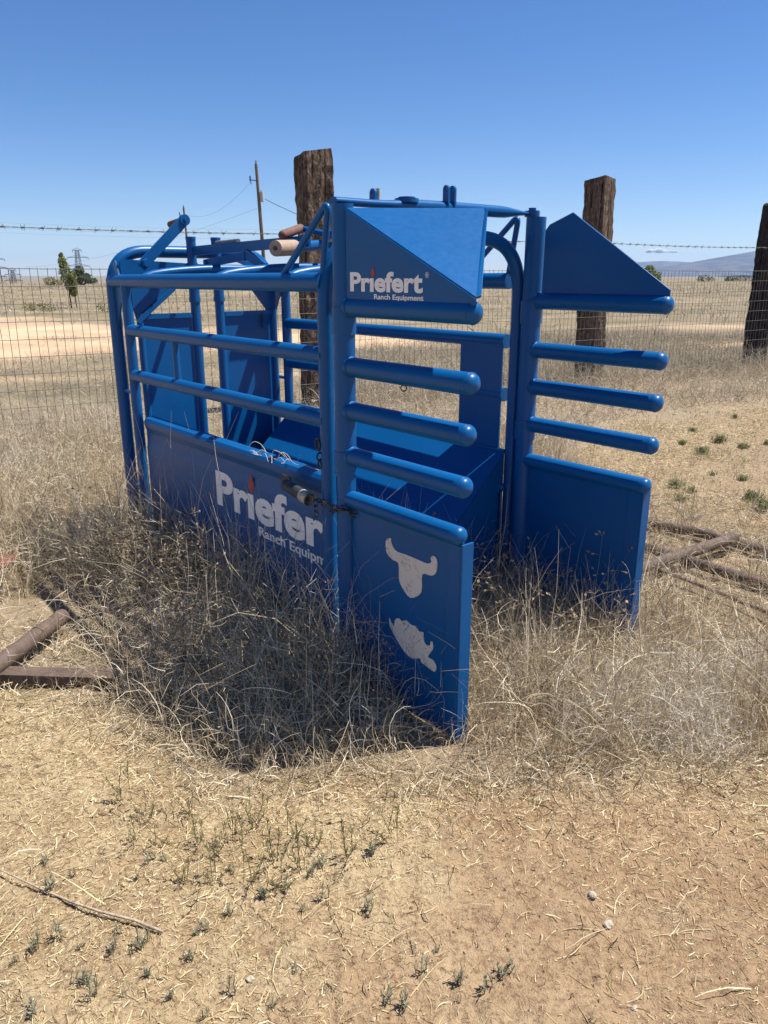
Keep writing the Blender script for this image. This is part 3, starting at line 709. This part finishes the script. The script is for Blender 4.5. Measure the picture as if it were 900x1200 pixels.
# matted, curling dead stems lying through it
x,y=scatter(260000,-3.0,3.2,1.25,5.2,lambda x,y:bas(x,y)*.8*np.clip(2.4*(fbm(x*2.6,y*2.6,57)-.24),.05,1))
n=len(x); hh=height_at(x,y); r=np.stack([x,y,ground_z(x,y)+RNG.uniform(0,1,n)**1.6*hh*.75*sstep(-.05,.15,front_gap(x,y))],-1)
parts.append(blades(r,RNG.uniform(0,6.28,n),np.radians(RNG.normal(12,24,n)),RNG.uniform(.03,.15,n),.0009+.0016*RNG.uniform(0,1,n)**2,5,2.0,.3))
# low straw around the pipes and at the edge of the sand
x,y=scatter(90000,-3.0,3.2,1.2,5.0,lambda x,y:view(x,y)*np.maximum(low(x,y)*1.0,np.exp(-(front_gap(x,y)/.10)**2)*.9))
n=len(x); r=np.stack([x,y,ground_z(x,y)+RNG.uniform(0,.02,n)],-1)
parts.append(blades(r,RNG.uniform(0,6.28,n),np.radians(RNG.normal(10,18,n)),RNG.uniform(.03,.12,n),RNG.uniform(.0012,.0026,n),4,1.5,.3))
V,F=merge(parts); tag(np_mesh('dry_grass',V,F,GRASS),'thick tangle of tall dry tan grass around the blue chute','grass',kind='stuff')
# bleached loose stems on top
parts=[]
x,y=scatter(11000,-3.4,3.0,1.4,6.8,lambda x,y:bas(x,y)*.75)
n=len(x); hh=height_at(x,y); r=np.stack([x,y,ground_z(x,y)+hh*RNG.uniform(.1,.8,n)],-1)
parts.append(blades(r,RNG.uniform(0,6.28,n),np.radians(RNG.normal(22,26,n)),RNG.uniform(.05,.24,n),.0010+.0020*RNG.uniform(0,1,n)**2,7,1.7,.7))
# tumbleweed-like balls of curled twigs
for (bx,by,br,k) in ((.50,2.05,.20,900),(.80,1.98,.22,1100),(1.06,2.06,.2,900),(.60,1.84,.15,500),(.82,1.80,.16,600),(.40,2.30,.16,500),(-.55,2.75,.18,700),(-.9,3.1,.22,800),(-1.75,3.9,.3,1000),(-2.1,4.5,.35,1000),(-.45,2.25,.15,450),(-.70,2.45,.16,500),(-1.3,3.3,.22,700)):
    k=int(k*1.7); d=RNG.normal(size=(k,3)); d/=np.linalg.norm(d,axis=1)[:,None]; d[:,2]=np.abs(d[:,2])*.75; q=RNG.uniform(.2,1,k)**.5*br
    r=np.stack([bx+d[:,0]*q,by+d[:,1]*q,ground_z(np.full(k,bx),np.full(k,by))+d[:,2]*q*.8+.01],-1)
    parts.append(blades(r,RNG.uniform(0,6.28,k),np.radians(RNG.normal(10,35,k)),RNG.uniform(.04,.14,k),RNG.uniform(.0009,.0018,k),6,2.4,.2))
V,F=merge(parts); tag(np_mesh('bleached_stems',V,F,PALEG),'loose bleached stems curling over the tall grass','dead stems',kind='stuff')
# B: grass behind the chute up to and just past the fence
parts=[]
fdist=lambda x,y:(x-FO[0])*FN[0]+(y-FO[1])*FN[1]
x,y=scatter(230000,-8,9,4.4,16,lambda x,y:view(x,y,.06)*(1-.25*inpoly(x,y,BARE))*np.where((x<-.5)&(y>7.5+.3*x),.35,1)*(1-.97*road_at(x,y))*np.clip(.15+1.4*fbm(x*.9,y*.9,61),0,1)*.75)
n=len(x); h=(.08+.20*vnoise(x*.8,y*.8,63)+.22*np.exp(-((fdist(x,y)-.35)/.45)**2)*(x>-.5))*RNG.uniform(.5,1.3,n)*np.where(inpoly(x,y,BARE),.25,1)*np.where((x<-.5)&(fdist(x,y)<-.5),.55,1)
r=np.stack([x,y,ground_z(x,y)-.003],-1)
parts.append(blades(r,RNG.uniform(0,6.28,n),np.radians(RNG.uniform(15,85,n)),h,RNG.uniform(.0022,.0050,n)*(y/6)**.5,5,1.5,.8))
V,F=merge(parts); tag(np_mesh('field_grass',V,F,GRASSG),'short greyish dry field grass growing along the wire fence','grass',kind='stuff')
print('field',n)
# C: tufts out in the far field
x,y=scatter(90000,-50,60,15,110,lambda x,y:view(x,y,.06)*(1-.98*road_at(x,y))*np.clip(2.2*(fbm(x*.2,y*.2,71)-.28),0,1)*np.clip(26/y,0,1))
n=len(x); r=np.stack([x,y,ground_z(x,y)-.003],-1)
V,F=blades(r,RNG.uniform(0,6.28,n),np.radians(RNG.uniform(30,88,n)),RNG.uniform(.1,.38,n),RNG.uniform(.010,.03,n)*(y/28)**.6,3,1.0,.7)
tag(np_mesh('far_grass',V,F,GRASSG),'far dry grass tufts dotting the open field beyond the fence','grass',kind='stuff')
# straw litter
def sdens(x,y): return view(x,y)*np.clip(soil_at(x,y)*1.9,0,1)
def pile(x,y): return np.clip(-.38+1.7*fbm(x*1.9,y*1.9,81)+.75*np.exp(-((front_gap(x,y)+.05)/.22)**2)+.38*(1-sstep(-.25,.25,x)),.06,1)*np.where(y<2.3,1,.75)
x,y=scatter(950000,-1.8,4.2,.7,7.4,lambda x,y:sdens(x,y)*pile(x,y))
n=len(x); r=np.stack([x,y,ground_z(x,y)+.0015],-1); big=RNG.uniform(0,1,n)**3.5
p1=blades(r,RNG.normal(.9,1.0,n),np.radians(RNG.normal(4,10,n)),(.005+.028*big)*(1+.12*(y-1)),RNG.uniform(.0008,.0022,n)*(1+.15*(y-1)),2,.6,.1,.5)
x,y=scatter(1900,-1.5,1.7,.75,2.3,lambda x,y:sdens(x,y)*.7)
n=len(x); r=np.stack([x,y,ground_z(x,y)+.003],-1)
p2=blades(r,RNG.uniform(0,6.28,n),np.radians(RNG.normal(8,14,n)),RNG.uniform(.02,.13,n),RNG.uniform(.0009,.0022,n),5,.9,.2,.6)
V,F=merge([p1,p2]); tag(np_mesh('straw_litter',V,F,STRAW),'fine straw litter scattered over the sand','straw',kind='stuff')
# thin green blades coming up through the straw
def gpat(x,y): return np.where(y<2.2,np.exp(-(((x+.33)/.33)**2+((y-1.40)/.16)**2))*.9+np.exp(-(((x+.55)/.3)**2+((y-1.12)/.14)**2))*.35,.55*inpoly(x,y,BARE)*np.clip(2.5*(fbm(x*1.3,y*1.3,97)-.42),0,1)*2)
x,y=scatter(60000,-1.4,5,.8,7.4,lambda x,y:view(x,y)*np.clip(gpat(x,y),0,1)*np.clip(3*(fbm(x*7,y*7,98)-.45),0,1)*np.where(y<2.2,.35,1))
n=len(x); r=np.stack([x,y,ground_z(x,y)],-1)
V,F=blades(r,RNG.uniform(0,6.28,n),np.radians(RNG.uniform(45,88,n)),RNG.uniform(.015,.05,n),RNG.uniform(.0010,.0022,n)*(1+.25*(y-1)),3,.8,.3)
tag(np_mesh('green_undergrowth',V,F,TUFT),'sparse olive green blades growing up through the straw','undergrowth',kind='stuff')
# dark twiglets
x,y=scatter(5200,-1.5,3.5,.75,6.5,lambda x,y:sdens(x,y)*(.25+.9*vnoise(x*3,y*3,91)))
n=len(x); r=np.stack([x,y,ground_z(x,y)+.002],-1)
V,F=blades(r,RNG.uniform(0,6.28,n),np.radians(RNG.normal(10,18,n)),RNG.uniform(.008,.05,n),RNG.uniform(.0010,.0026,n),4,2.0,.2,.5)
tag(np_mesh('twig_litter',V,F,TWIG),'dark dead twig bits scattered over the sand','twigs',kind='stuff')
# clods and grit
x,y=scatter(26000,-1.5,1.7,.72,2.3,lambda x,y:sdens(x,y)*np.clip(.1+1.2*fbm(x*2.6+5,y*2.6,95),0,1))
n=len(x); sz=.0008+.0045*RNG.uniform(0,1,n)**5; oc=np.array([(1,0,0),(0,1,0),(-1,0,0),(0,-1,0),(0,0,.8),(.3,.3,.65)],float)
P=oc[None]*RNG.uniform(.6,1.3,(n,6,1)); th=RNG.uniform(0,6.28,n); c_,s_=np.cos(th),np.sin(th)
P=np.stack([P[...,0]*c_[:,None]-P[...,1]*s_[:,None],P[...,0]*s_[:,None]+P[...,1]*c_[:,None],P[...,2]],-1)*sz[:,None,None]
V=(P+np.stack([x,y,ground_z(x,y)],-1)[:,None]).reshape(-1,3)
f=np.array([(0,1,5),(1,2,4),(2,3,4),(3,0,4),(0,5,4),(1,4,5)]); F=(np.arange(n)[:,None,None]*6+f[None]).reshape(-1,3)
tag(np_mesh('grit',V,F,CLOD),'small clods and grit strewn over the sand','grit',kind='stuff')

# individual dry seed-head weeds ------------------------------------------------
def stalk_weed(hh,nst,seed):
    rng=np.random.default_rng(seed); mb=MB()
    for i in range(nst):
        a=rng.uniform(0,6.28); el=math.radians(rng.uniform(62,86)); L=hh*rng.uniform(.65,1.05); p=Vector((rng.normal(0,.015),rng.normal(0,.015),0)); pts=[p.copy()]
        for k in range(7):
            el-=rng.uniform(0,.12)*(k/4); a+=rng.normal(0,.12); p=p+Vector((math.cos(el)*math.cos(a),math.cos(el)*math.sin(a),math.sin(el)))*(L/7); pts.append(p.copy())
        mb.tube(pts,[.0012-.0001*k for k in range(8)],3,cap=False)
        for q in range(12):
            t=rng.integers(4,8); base=pts[t]; d=Vector((rng.normal(),rng.normal(),rng.uniform(-.2,1.2))).normalized()*rng.uniform(.012,.04)
            tip=base+d; mb.tube([base,tip],.0006,3,cap=False)
            u=Vector(rng.normal(size=3)).normalized()*.005; v=d.normalized()*.006; w_=u.cross(v).normalized()*.004
            mb.add([tip-v,tip+u,tip+v*1.3,tip-u],[(0,1,2,3)]); mb.add([tip-v,tip+w_,tip+v*1.3,tip-w_],[(0,1,2,3)])
    return mb
protos=[stalk_weed(.34,3,101),stalk_weed(.40,2,102),stalk_weed(.28,4,103),stalk_weed(.46,3,104)]
pobs=[None]*4
def place_weed(i,x,y,sc,rz,label,group):
    if pobs[i] is None: o=pobs[i]=protos[i].build('dry_weed',WEED)
    else: o=pobs[i].copy(); COL.objects.link(o)
    o.location=(x,y,gz(x,y)); o.scale=(sc,sc,sc); o.rotation_euler=(0,0,rz); tag(o,label,'weed',group)
O_=Vector((-.1243,2.16)); SD=Vector((.645,-.764)); WD=Vector((.764,.645))
def loc(s,w): q=O_+SD*s+WD*w; return q.x,q.y
for i in range(34):
    x_,y_=loc(random.uniform(-1.35,-.2),random.uniform(-.40,-.06)); place_weed(i%4,x_,y_,random.uniform(.75,1.1),random.uniform(0,6),'thin dry seed-head weed in front of the blue side panel','weeds by the side panel')
for i in range(10):
    x_,y_=loc(random.uniform(-.05,.45),random.uniform(-.3,-.06)); place_weed(i%4,x_,y_,random.uniform(.5,.75),random.uniform(0,6),'thin dry seed-head weed in front of the bull-head decals','weeds by the near door')
for i in range(16):
    x_,y_=loc(random.uniform(-.1,.6),random.uniform(.25,.70)); place_weed(i%4,x_,y_,random.uniform(.7,1.15),random.uniform(0,6),'tall dry seed-head weed between the two open doors','weeds between the doors')
# curled sprig caught on the ledge
mb=MB(); rng=np.random.default_rng(5)
for i in range(14):
    p=Vector((-.36+rng.normal(0,.06),.0+rng.normal(0,.012),.632)); a=rng.uniform(-.6,.6)+(PI if rng.random()<.4 else 0); el=rng.uniform(.2,1.2); pts=[p.copy()]
    for k in range(8):
        el-=rng.uniform(.1,.35); a+=rng.normal(0,.25); p=p+Vector((math.cos(el)*math.cos(a),math.cos(el)*math.sin(a)*.4,math.sin(el)))*rng.uniform(.008,.02); p.z=max(p.z,.63); pts.append(p.copy())
    mb.tube(pts,.0011,4,cap=False)
o=mb.build('dry_sprig',PALEG); o.location=chute.location; o.rotation_euler=chute.rotation_euler; tag(o,'curled pale dry sprig lying on the ledge of the side panel','sprig')

# green sprouts on the sand ---------------------------------------------------------
def sprout(seed,nst,hh,leafL,mat_):
    rng=np.random.default_rng(seed); mb=MB()
    for i in range(nst):
        a=rng.uniform(0,6.28); el=math.radians(rng.uniform(50,88)); L=hh*rng.uniform(.6,1.1); p=Vector((rng.normal(0,.008 if nst<20 else .022),rng.normal(0,.008 if nst<20 else .022),0)); pts=[p.copy()]
        for k in range(5):
            el+=rng.normal(0,.1); p=p+Vector((math.cos(el)*math.cos(a),math.cos(el)*math.sin(a),math.sin(el)))*(L/5); pts.append(p.copy())
        mb.tube(pts,.0009,3,cap=False)
        for q in range(14 if leafL<.02 else 9):
            t=rng.uniform(.15,1)*5; k=min(4,int(t)); b=pts[k].lerp(pts[k+1],t-k); az=rng.uniform(0,6.28); e2=rng.uniform(.5,1.35)
            d=Vector((math.cos(e2)*math.cos(az),math.cos(e2)*math.sin(az),math.sin(e2)))*leafL*rng.uniform(.6,1.2); s_=d.cross(Vector((0,0,1))).normalized()*leafL*.11
            mb.add([b,b+d*.5+s_,b+d,b+d*.5-s_],[(0,1,2,3)])
    return mb.build('green_sprout',mat_)
sp=[sprout(31,3,.028,.012,SAGE),sprout(32,4,.034,.013,SAGE),sprout(33,2,.030,.011,SAGE),sprout(34,5,.026,.011,SAGE)]
used=[0]*4
T=[(-.67,1.09),(-.65,1.13),(-.61,1.16),(-.68,1.27),(-.56,1.12),(-.5,1.12),(-.5,1.16),(-.45,1.13),(-.5,1.35),(-.51,1.3),(-.65,1.3),(-.72,1.34),(-.47,1.35),(-.37,1.03),(-.31,1.0),(-.19,1.02),(-.16,1.09),(-.24,1.25),(-.21,1.28),(-.32,1.32),(-.15,1.32),(-.14,1.35),(-.11,1.24),(-.03,1.22),(.01,1.03),(.03,1.02),(.13,1.02),(.21,1.08),(.23,1.09),(.14,1.06),(.08,1.08),(.1,1.13),(-.35,1.17),(-.31,1.21),(-.45,1.03),(-.53,1.05),(-.59,.99),(-.02,1.37),(-.49,1.02),(-.16,1.22),(.35,.98),(-.42,1.06),(-.27,1.03),(-.36,1.11),(.18,1.05)]
def put(arr,used,i,x,y,sc,label,cat,group):
    o=arr[i]
    if used[i]: o=o.copy(); COL.objects.link(o)
    used[i]=1; o.location=(x,y,gz(x,y)-.002); o.rotation_euler=(0,0,random.uniform(0,6.28)); o.scale=(sc,sc,sc*random.uniform(.85,1.2)); tag(o,label,cat,group)
for j,(x_,y_) in enumerate(T): put(sp,used,j%4,x_,y_,random.uniform(.5,1.3),'small grey-green sprout standing on the bare sand','sprout','green sprouts on the sand')
wp=[sprout(41,4,.10,.018,OLIVE),sprout(42,5,.085,.016,OLIVE),sprout(43,4,.11,.016,OLIVE)]
for o in wp: o.name='green_weed'
wu=[0]*3
for j,(x_,y_) in enumerate([(-.55,1.41),(-.37,1.37),(-.32,1.41),(-.24,1.36),(-.21,1.28),(-.21,1.41),(-.41,1.4),(-.54,1.48),(-.28,1.28),(-.41,1.29),(-.15,1.4),(-.62,1.55),(-.45,1.5),(-.30,1.46),(-.36,1.30),(-.18,1.34),(-.5,1.40),(.02,1.42),(-.08,1.36)]):
    put(wp,wu,j%3,x_,y_,random.uniform(.6,1.0),'wispy olive-green weed between the sand and the shaded grass','weed','wispy green weeds at the grass edge')
gp=[sprout(51,40,.05,.018,TUFT),sprout(52,44,.055,.017,TUFT)]
for o in gp: o.name='green_tuft'
gu=[0]*2
for j,(x_,y_) in enumerate([(2.64,5.52),(2.25,5.32),(2.22,5.6),(2.48,6.09),(2.54,5.7),(3.07,6.67),(2.85,5.6),(1.69,4.31),(2.03,4.6),(2.17,4.5),(2.02,4.04),(1.99,3.88),(1.75,4.21),(1.62,4.04)]):
    put(gp,gu,j%2,x_,y_,random.uniform(.5,1.15),'low green tuft on the straw-covered patch beyond the pipe panel','tuft','green tufts on the straw patch')

# ------------------------------------------------------------------ trees and bushes far away
def leaf_cloud(n,fn,size,seed):
    rng=np.random.default_rng(seed); P=np.array([fn(rng) for _ in range(n)]); u=rng.normal(size=(n,3)); u/=np.linalg.norm(u,axis=1)[:,None]
    v=np.cross(u,rng.normal(size=(n,3))); v/=np.linalg.norm(v,axis=1)[:,None]; s=size*rng.uniform(.6,1.4,n)[:,None]
    V=np.stack([P-u*s,P+v*s*.6,P+u*s,P-v*s*.6],1).reshape(-1,3); return V,np.arange(4*n).reshape(-1,4)
def lobes(centres,gap=.0):
    def fn(rng):
        c=centres[rng.integers(len(centres))]; d=rng.normal(size=3); d/=np.linalg.norm(d); r=rng.uniform(.35,1)**.6
        return np.array(c[:3])+d*r*np.array(c[3:6])
    return fn
def crown(V,F,m,parent):
    o=np_mesh('crown',V,F,m); o.parent=parent; return o
rng0=np.random.default_rng(77)
# slender tree by the track
t=thing('tree','slender upright leafy tree beside the dirt track beyond the fence','tree',(-11.75,30,gz(-11.75,30)))
m=MB(); m.tube([(-.05,0,-.1),(-.07,0,.5),(-.05,.02,1.0),(-.15,0,1.7)],[.03,.026,.02,.008],7); m.tube([(.16,0,-.1),(.12,0,.5),(.05,0,1.1),(-.05,0,1.6)],[.026,.022,.018,.008],7); m.build('trunk',BARK,t)
cs=[(0.08,0,.60,.15,.18,.18),(.03,0,.82,.22,.3,.22),(-.05,0,1.05,.27,.33,.24),(-.12,0,1.28,.25,.3,.22),(-.16,0,1.5,.19,.24,.2),(-.2,0,1.7,.13,.2,.18),(-.22,0,1.87,.07,.1,.12),(.08,0,1.12,.16,.24,.2),(.13,0,.9,.12,.16,.18)]
crown(*leaf_cloud(2200,lobes(cs),.045,1),LEAF,t)
# dark bush behind it on the crest
def bush(name,label,cat,x,y,cs,size,n,m,seed,trunk_h):
    t=thing(name,label,cat,(x,y,gz(x,y))); mm=MB(); rng=np.random.default_rng(seed)
    for c in cs[:4]: mm.tube([(0,0,-.2),(c[0]*.5,c[1]*.5,c[2]*.5),(c[0],c[1],c[2])],[trunk_h*.05,trunk_h*.035,trunk_h*.015],6)
    mm.build('trunk',BARK,t); crown(*leaf_cloud(n,lobes(cs),size,seed),m,t)
bush('dense_bush','dark rounded tree on the crest behind the slender tree','tree',-36.8,97,[(0,0,1.3,.9,.8,.8),(.6,0,.9,.9,.8,.6),(-.6,0,1.1,.8,.8,.7),(1.4,0,.5,.8,.8,.4),(.1,0,1.8,.55,.6,.5)],.11,1700,LEAFD,2,3)
bush('low_shrub','low olive shrub on the crest left of the slender tree','shrub',-39.6,95,[(0,0,.5,.9,.8,.5),(.9,0,.3,.7,.7,.4)],.10,500,OLIVE,3,.8)
bush('roadside_shrub','pale green-grey shrub beside the dirt track below the slender tree','shrub',-11.9,27.2,[(0,0,.12,.32,.3,.2),(.4,0,.10,.3,.3,.16),(-.25,0,.12,.2,.3,.18)],.03,600,OLIVE,4,.2)
bush('roadside_shrub','pale green shrub right beside the rear of the chute across the track','shrub',-9.4,27.0,[(0,0,.16,.4,.3,.24),(.4,0,.12,.3,.3,.18)],.03,600,OLIVE,5,.2)
bush('leafy_bush','green leafy bush on the horizon at the foot of the mountain','bush',30.2,92,[(0,0,1.3,1.0,.9,.9),(.8,0,1.0,.8,.8,.8),(-.8,0,.9,.8,.8,.8),(.1,0,1.9,.6,.6,.5)],.13,1800,LEAF,6,2)
for i,(bx,by,k) in enumerate([(-54,100,.6),(-30,104,.8),(-26.5,106,1.0),(-24,103,.7),(60,150,1.2),(46,160,1.0),(76,170,1.3),(69,160,.9),(42,140,.8)]):
    bush('low_shrub',['low shrub on the far crest at the frame edge','small shrub on the crest right of the dark rounded tree','tall thin shrub on the crest near the chute','tiny shrub on the crest beside the rear of the chute','broad grey-green shrub on the field horizon','low grey-green shrub near the horizon bush','wide low shrub far off by the very dark post','round low shrub under the mountain slope','faint low shrub on the field horizon nearest the bush'][i],'shrub',bx,by,[(0,0,.5*k,.9*k,.7*k,.6*k),(.9*k,0,.35*k,.8*k,.6*k,.4*k),(-.7*k,0,.4*k,.6*k,.6*k,.5*k)],.10,500,LEAFD,20+i,k)
rngp=np.random.default_rng(8)

# ------------------------------------------------------------------ poles, pylons, lines
def utility(name,label,base,top,r,arm,transf):
    t=thing(name,label,'utility pole',base); bt=Vector(top)-Vector(base)
    m=MB(); m.tube([(0,0,-.5),tuple(bt)],[r*1.2,r*.8],8); m.build('pole',POLE,t)
    m=MB(); d=bt.normalized(); p=bt*.965
    m.tube([tuple(p),tuple(p+Vector((-.12,0,.05)))],.03,6); m.tube([tuple(bt),tuple(bt+Vector((0,0,.22)))],.05,6)
    q=bt*.87 if arm else bt*.9
    m.bar(tuple(q),tuple(q+Vector((-.52,0,.08))),.06,.06); m.tube([tuple(q+Vector((-.52,0,.0))),tuple(q+Vector((-.52,0,.34)))],.055,8); m.tube([tuple(q+Vector((-.5,0,.08))),tuple(q+Vector((-.46,0,-.22)))],.03,6)
    m.build('crossarm',GRAYM,t)
    if transf:
        q=bt*.76; m=MB(); m.tube([tuple(q+Vector((.28,-.1,-.45))),tuple(q+Vector((.24,-.1,.22)))],.16,12); m.tube([tuple(q+Vector((.24,-.1,.22))),tuple(q+Vector((.23,-.1,.34)))],.06,8); m.build('transformer',mat_simple('transformer_grey',(.42,.43,.43),.5),t)
    return t
utility('utility_pole','tall leaning wooden utility pole with a transformer behind the chute','x'and(-8.82,60,gz(-8.82,60)),(-9.181,60,8.80),.13,True,True)
utility('utility_pole','distant short utility pole above the gate lever','x'and(-21.6,90,gz(-21.6,90)),(-21.9,90,8.24),.13,False,False)
def sag(a,b,s,n=18): 
    a=Vector(a);b=Vector(b); return [tuple(a.lerp(b,t)+Vector((0,0,-s*4*t*(1-t)))) for t in np.linspace(0,1,n)]
def cable(a,b,s,r,label):
    m=MB(); m.tube(sag(a,b,s),r,4,cap=False); tag(m.build('power_line',DARKM),label,'power line')
cable((-8.95,60,6.6),(10,62,3.6),1.6,.022,'power line dropping from the transformer towards the right')
cable((-9.35,60,7.9),(-21.9,90,7.6),1.2,.007,'upper faint power line between the two utility poles')
cable((-9.05,60,5.9),(-40,90,2.0),.8,.006,'lower faint power line sloping from the tall pole to the horizon')
for i,(za,zb) in enumerate(((27,24.5),(24.5,22.5),(22.5,20.2))):
    cable((-230,380,za),(40,420,zb),3,.022,['topmost faint high-voltage line across the sky','middle faint high-voltage line across the sky','lowest faint high-voltage line across the sky'][i])
def pylon(x,y,ztop,label,w=1,dz=0):
    z0=gz(x,y); t=thing('pylon',label,'pylon',(x,y,z0)); hh=ztop-z0; m=MB(); r=.16
    def wd(z): k=z/hh; return (3.2*(1-k)**1.3+.7)*w
    lev=[0,.2,.38,.52,.64,.74,.82,.9,1]
    for a_,b_ in zip(lev[:-1],lev[1:]):
        za,zb=a_*hh,b_*hh; wa,wb=wd(za),wd(zb); ca=[(-wa,-wa),(wa,-wa),(wa,wa),(-wa,wa)]; cb=[(-wb,-wb),(wb,-wb),(wb,wb),(-wb,wb)]
        for i in range(4):
            j=(i+1)%4
            m.bar((*ca[i],za),(*cb[i],zb),r,r,(0,1,.2)); m.bar((*ca[i],za),(*cb[j],zb),r*.6,r*.6,(0,1,.2)); m.bar((*ca[j],za),(*cb[i],zb),r*.6,r*.6,(0,1,.2)); m.bar((*cb[i],zb),(*cb[j],zb),r*.6,r*.6,(0,1,.2))
    m.build('lattice_mast',GRAYM,t)
    for k,l in ((.99,2.2),(.87,5.2),(.73,5.6),(.58,5.0)):
        m=MB(); z=k*hh
        m.bar((-l*w,0,z+.2),(l*w,0,z+.2),.22,.22); m.bar((-l*w,0,z+.2),(0,0,z+1.3),.14,.14); m.bar((l*w,0,z+.2),(0,0,z+1.3),.14,.14)
        for s_ in (-1,1): m.tube([(s_*l*w,0,z+.2),(s_*l*w,0,z-.8)],.12,5)
        m.build('crossarm',GRAYM,t)
pylon(-151.5,400,12.9,'lattice pylon rising behind the dark rounded tree')
pylon(-187,405,3.5,'far pylon low on the crest between the fence and the slender tree',.8)
pylon(-193,400,12.0,'lattice pylon cut by the frame edge')

# ------------------------------------------------------------------ mountains and cloud
def ridge(prof,y0,depth,name,seed):
    xs=np.array([p[0] for p in prof],float); zs=np.array([p[1] for p in prof],float)
    nx,ny=260,60; gx=np.linspace(xs[0],xs[-1],nx); gy=np.linspace(-1,1,ny); Xg,Yg=np.meshgrid(gx,gy); crest=np.interp(Xg,xs,zs)
    n=fbm(Xg/260,Yg*depth/260+7,seed,5); rid=1-np.abs(2*fbm(Xg/420+3,Yg*depth/500,seed+5,4)-1)
    prof_=np.clip(1-np.abs(Yg)**1.15,0,1)
    Z=crest*prof_*(.72+.28*sstep(.3,1,prof_))*(1+.18*(n-.5)*(1-prof_**6)*2)-crest*.28*(1-rid)*prof_*(1-prof_**4)*1.6-17*(1-prof_)
    Vv=np.stack([Xg,y0+Yg*depth,Z],-1).reshape(-1,3); i=np.arange(nx*ny).reshape(ny,nx); Fv=np.stack([i[:-1,:-1],i[:-1,1:],i[1:,1:],i[1:,:-1]],-1).reshape(-1,4)
    o=np_mesh(name,Vv,Fv,MTN,True); o['kind']='structure'; return o
MTN=mat_mountain()
ridge([(2550,0),(2763,50),(3000,83),(3235,119),(3608,183),(3890,229),(4060,262),(4160,270),(4300,258),(4700,300),(5400,240),(6200,0)],8700,1500,'mountain_ridge',5)
ridge([(2300,0),(2700,120),(3300,160),(3900,190),(4700,150),(5600,60),(6400,0)],11300,900,'mountain_ridge',15)
ridge([(2500,0),(3000,10),(3600,22),(4200,30),(5200,20),(5800,0)],5600,500,'foothill',25)
CLOUDM=mat_grass('cloud_white_puff',[(0,(.95,.95,.95)),(1,(.95,.95,.95))],.5)
rngc=np.random.default_rng(3); base=(5560,16200,440); cs=[]
for i in range(60):
    u=rngc.uniform(-1,1); hh=max(.05,1-abs(u+.35)**1.2*.7); r=rngc.uniform(22,50)*(.4+.6*hh)
    cs.append((u*300,rngc.uniform(-60,60),rngc.uniform(-.15,1)*52*hh*(.5 if u>.1 else 1),r*1.5,r,r*.6))
Vc,Fc=leaf_cloud(5200,lobes(cs),11,4); cl=np_mesh('cloud',Vc,Fc,CLOUDM)
cl.location=base; tag(cl,'small puffy white cloud above the mountain','cloud')

# ------------------------------------------------------------------ haze
HAZE=True
if HAZE:
    t=NT('haze_air'); v=t.n('ShaderNodeVolumePrincipled'); v.inputs['Color'].default_value=(.42,.62,1,1); v.inputs['Density'].default_value=5e-5; v.inputs['Anisotropy'].default_value=.2
    t.l(v.outputs[0],t.out.inputs['Volume'])
    m=MB(); m.box((-14300,-14300,-20),(14300,14300,345)); hz=m.build('haze',t.m); hz['kind']='stuff'; hz['label']='thin blue haze over the far plain and mountains'; hz['category']='haze'
S.cycles.volume_bounces=1; S.cycles.max_bounces=8; S.cycles.diffuse_bounces=4; S.cycles.transparent_max_bounces=8
S.cycles.use_denoising=True
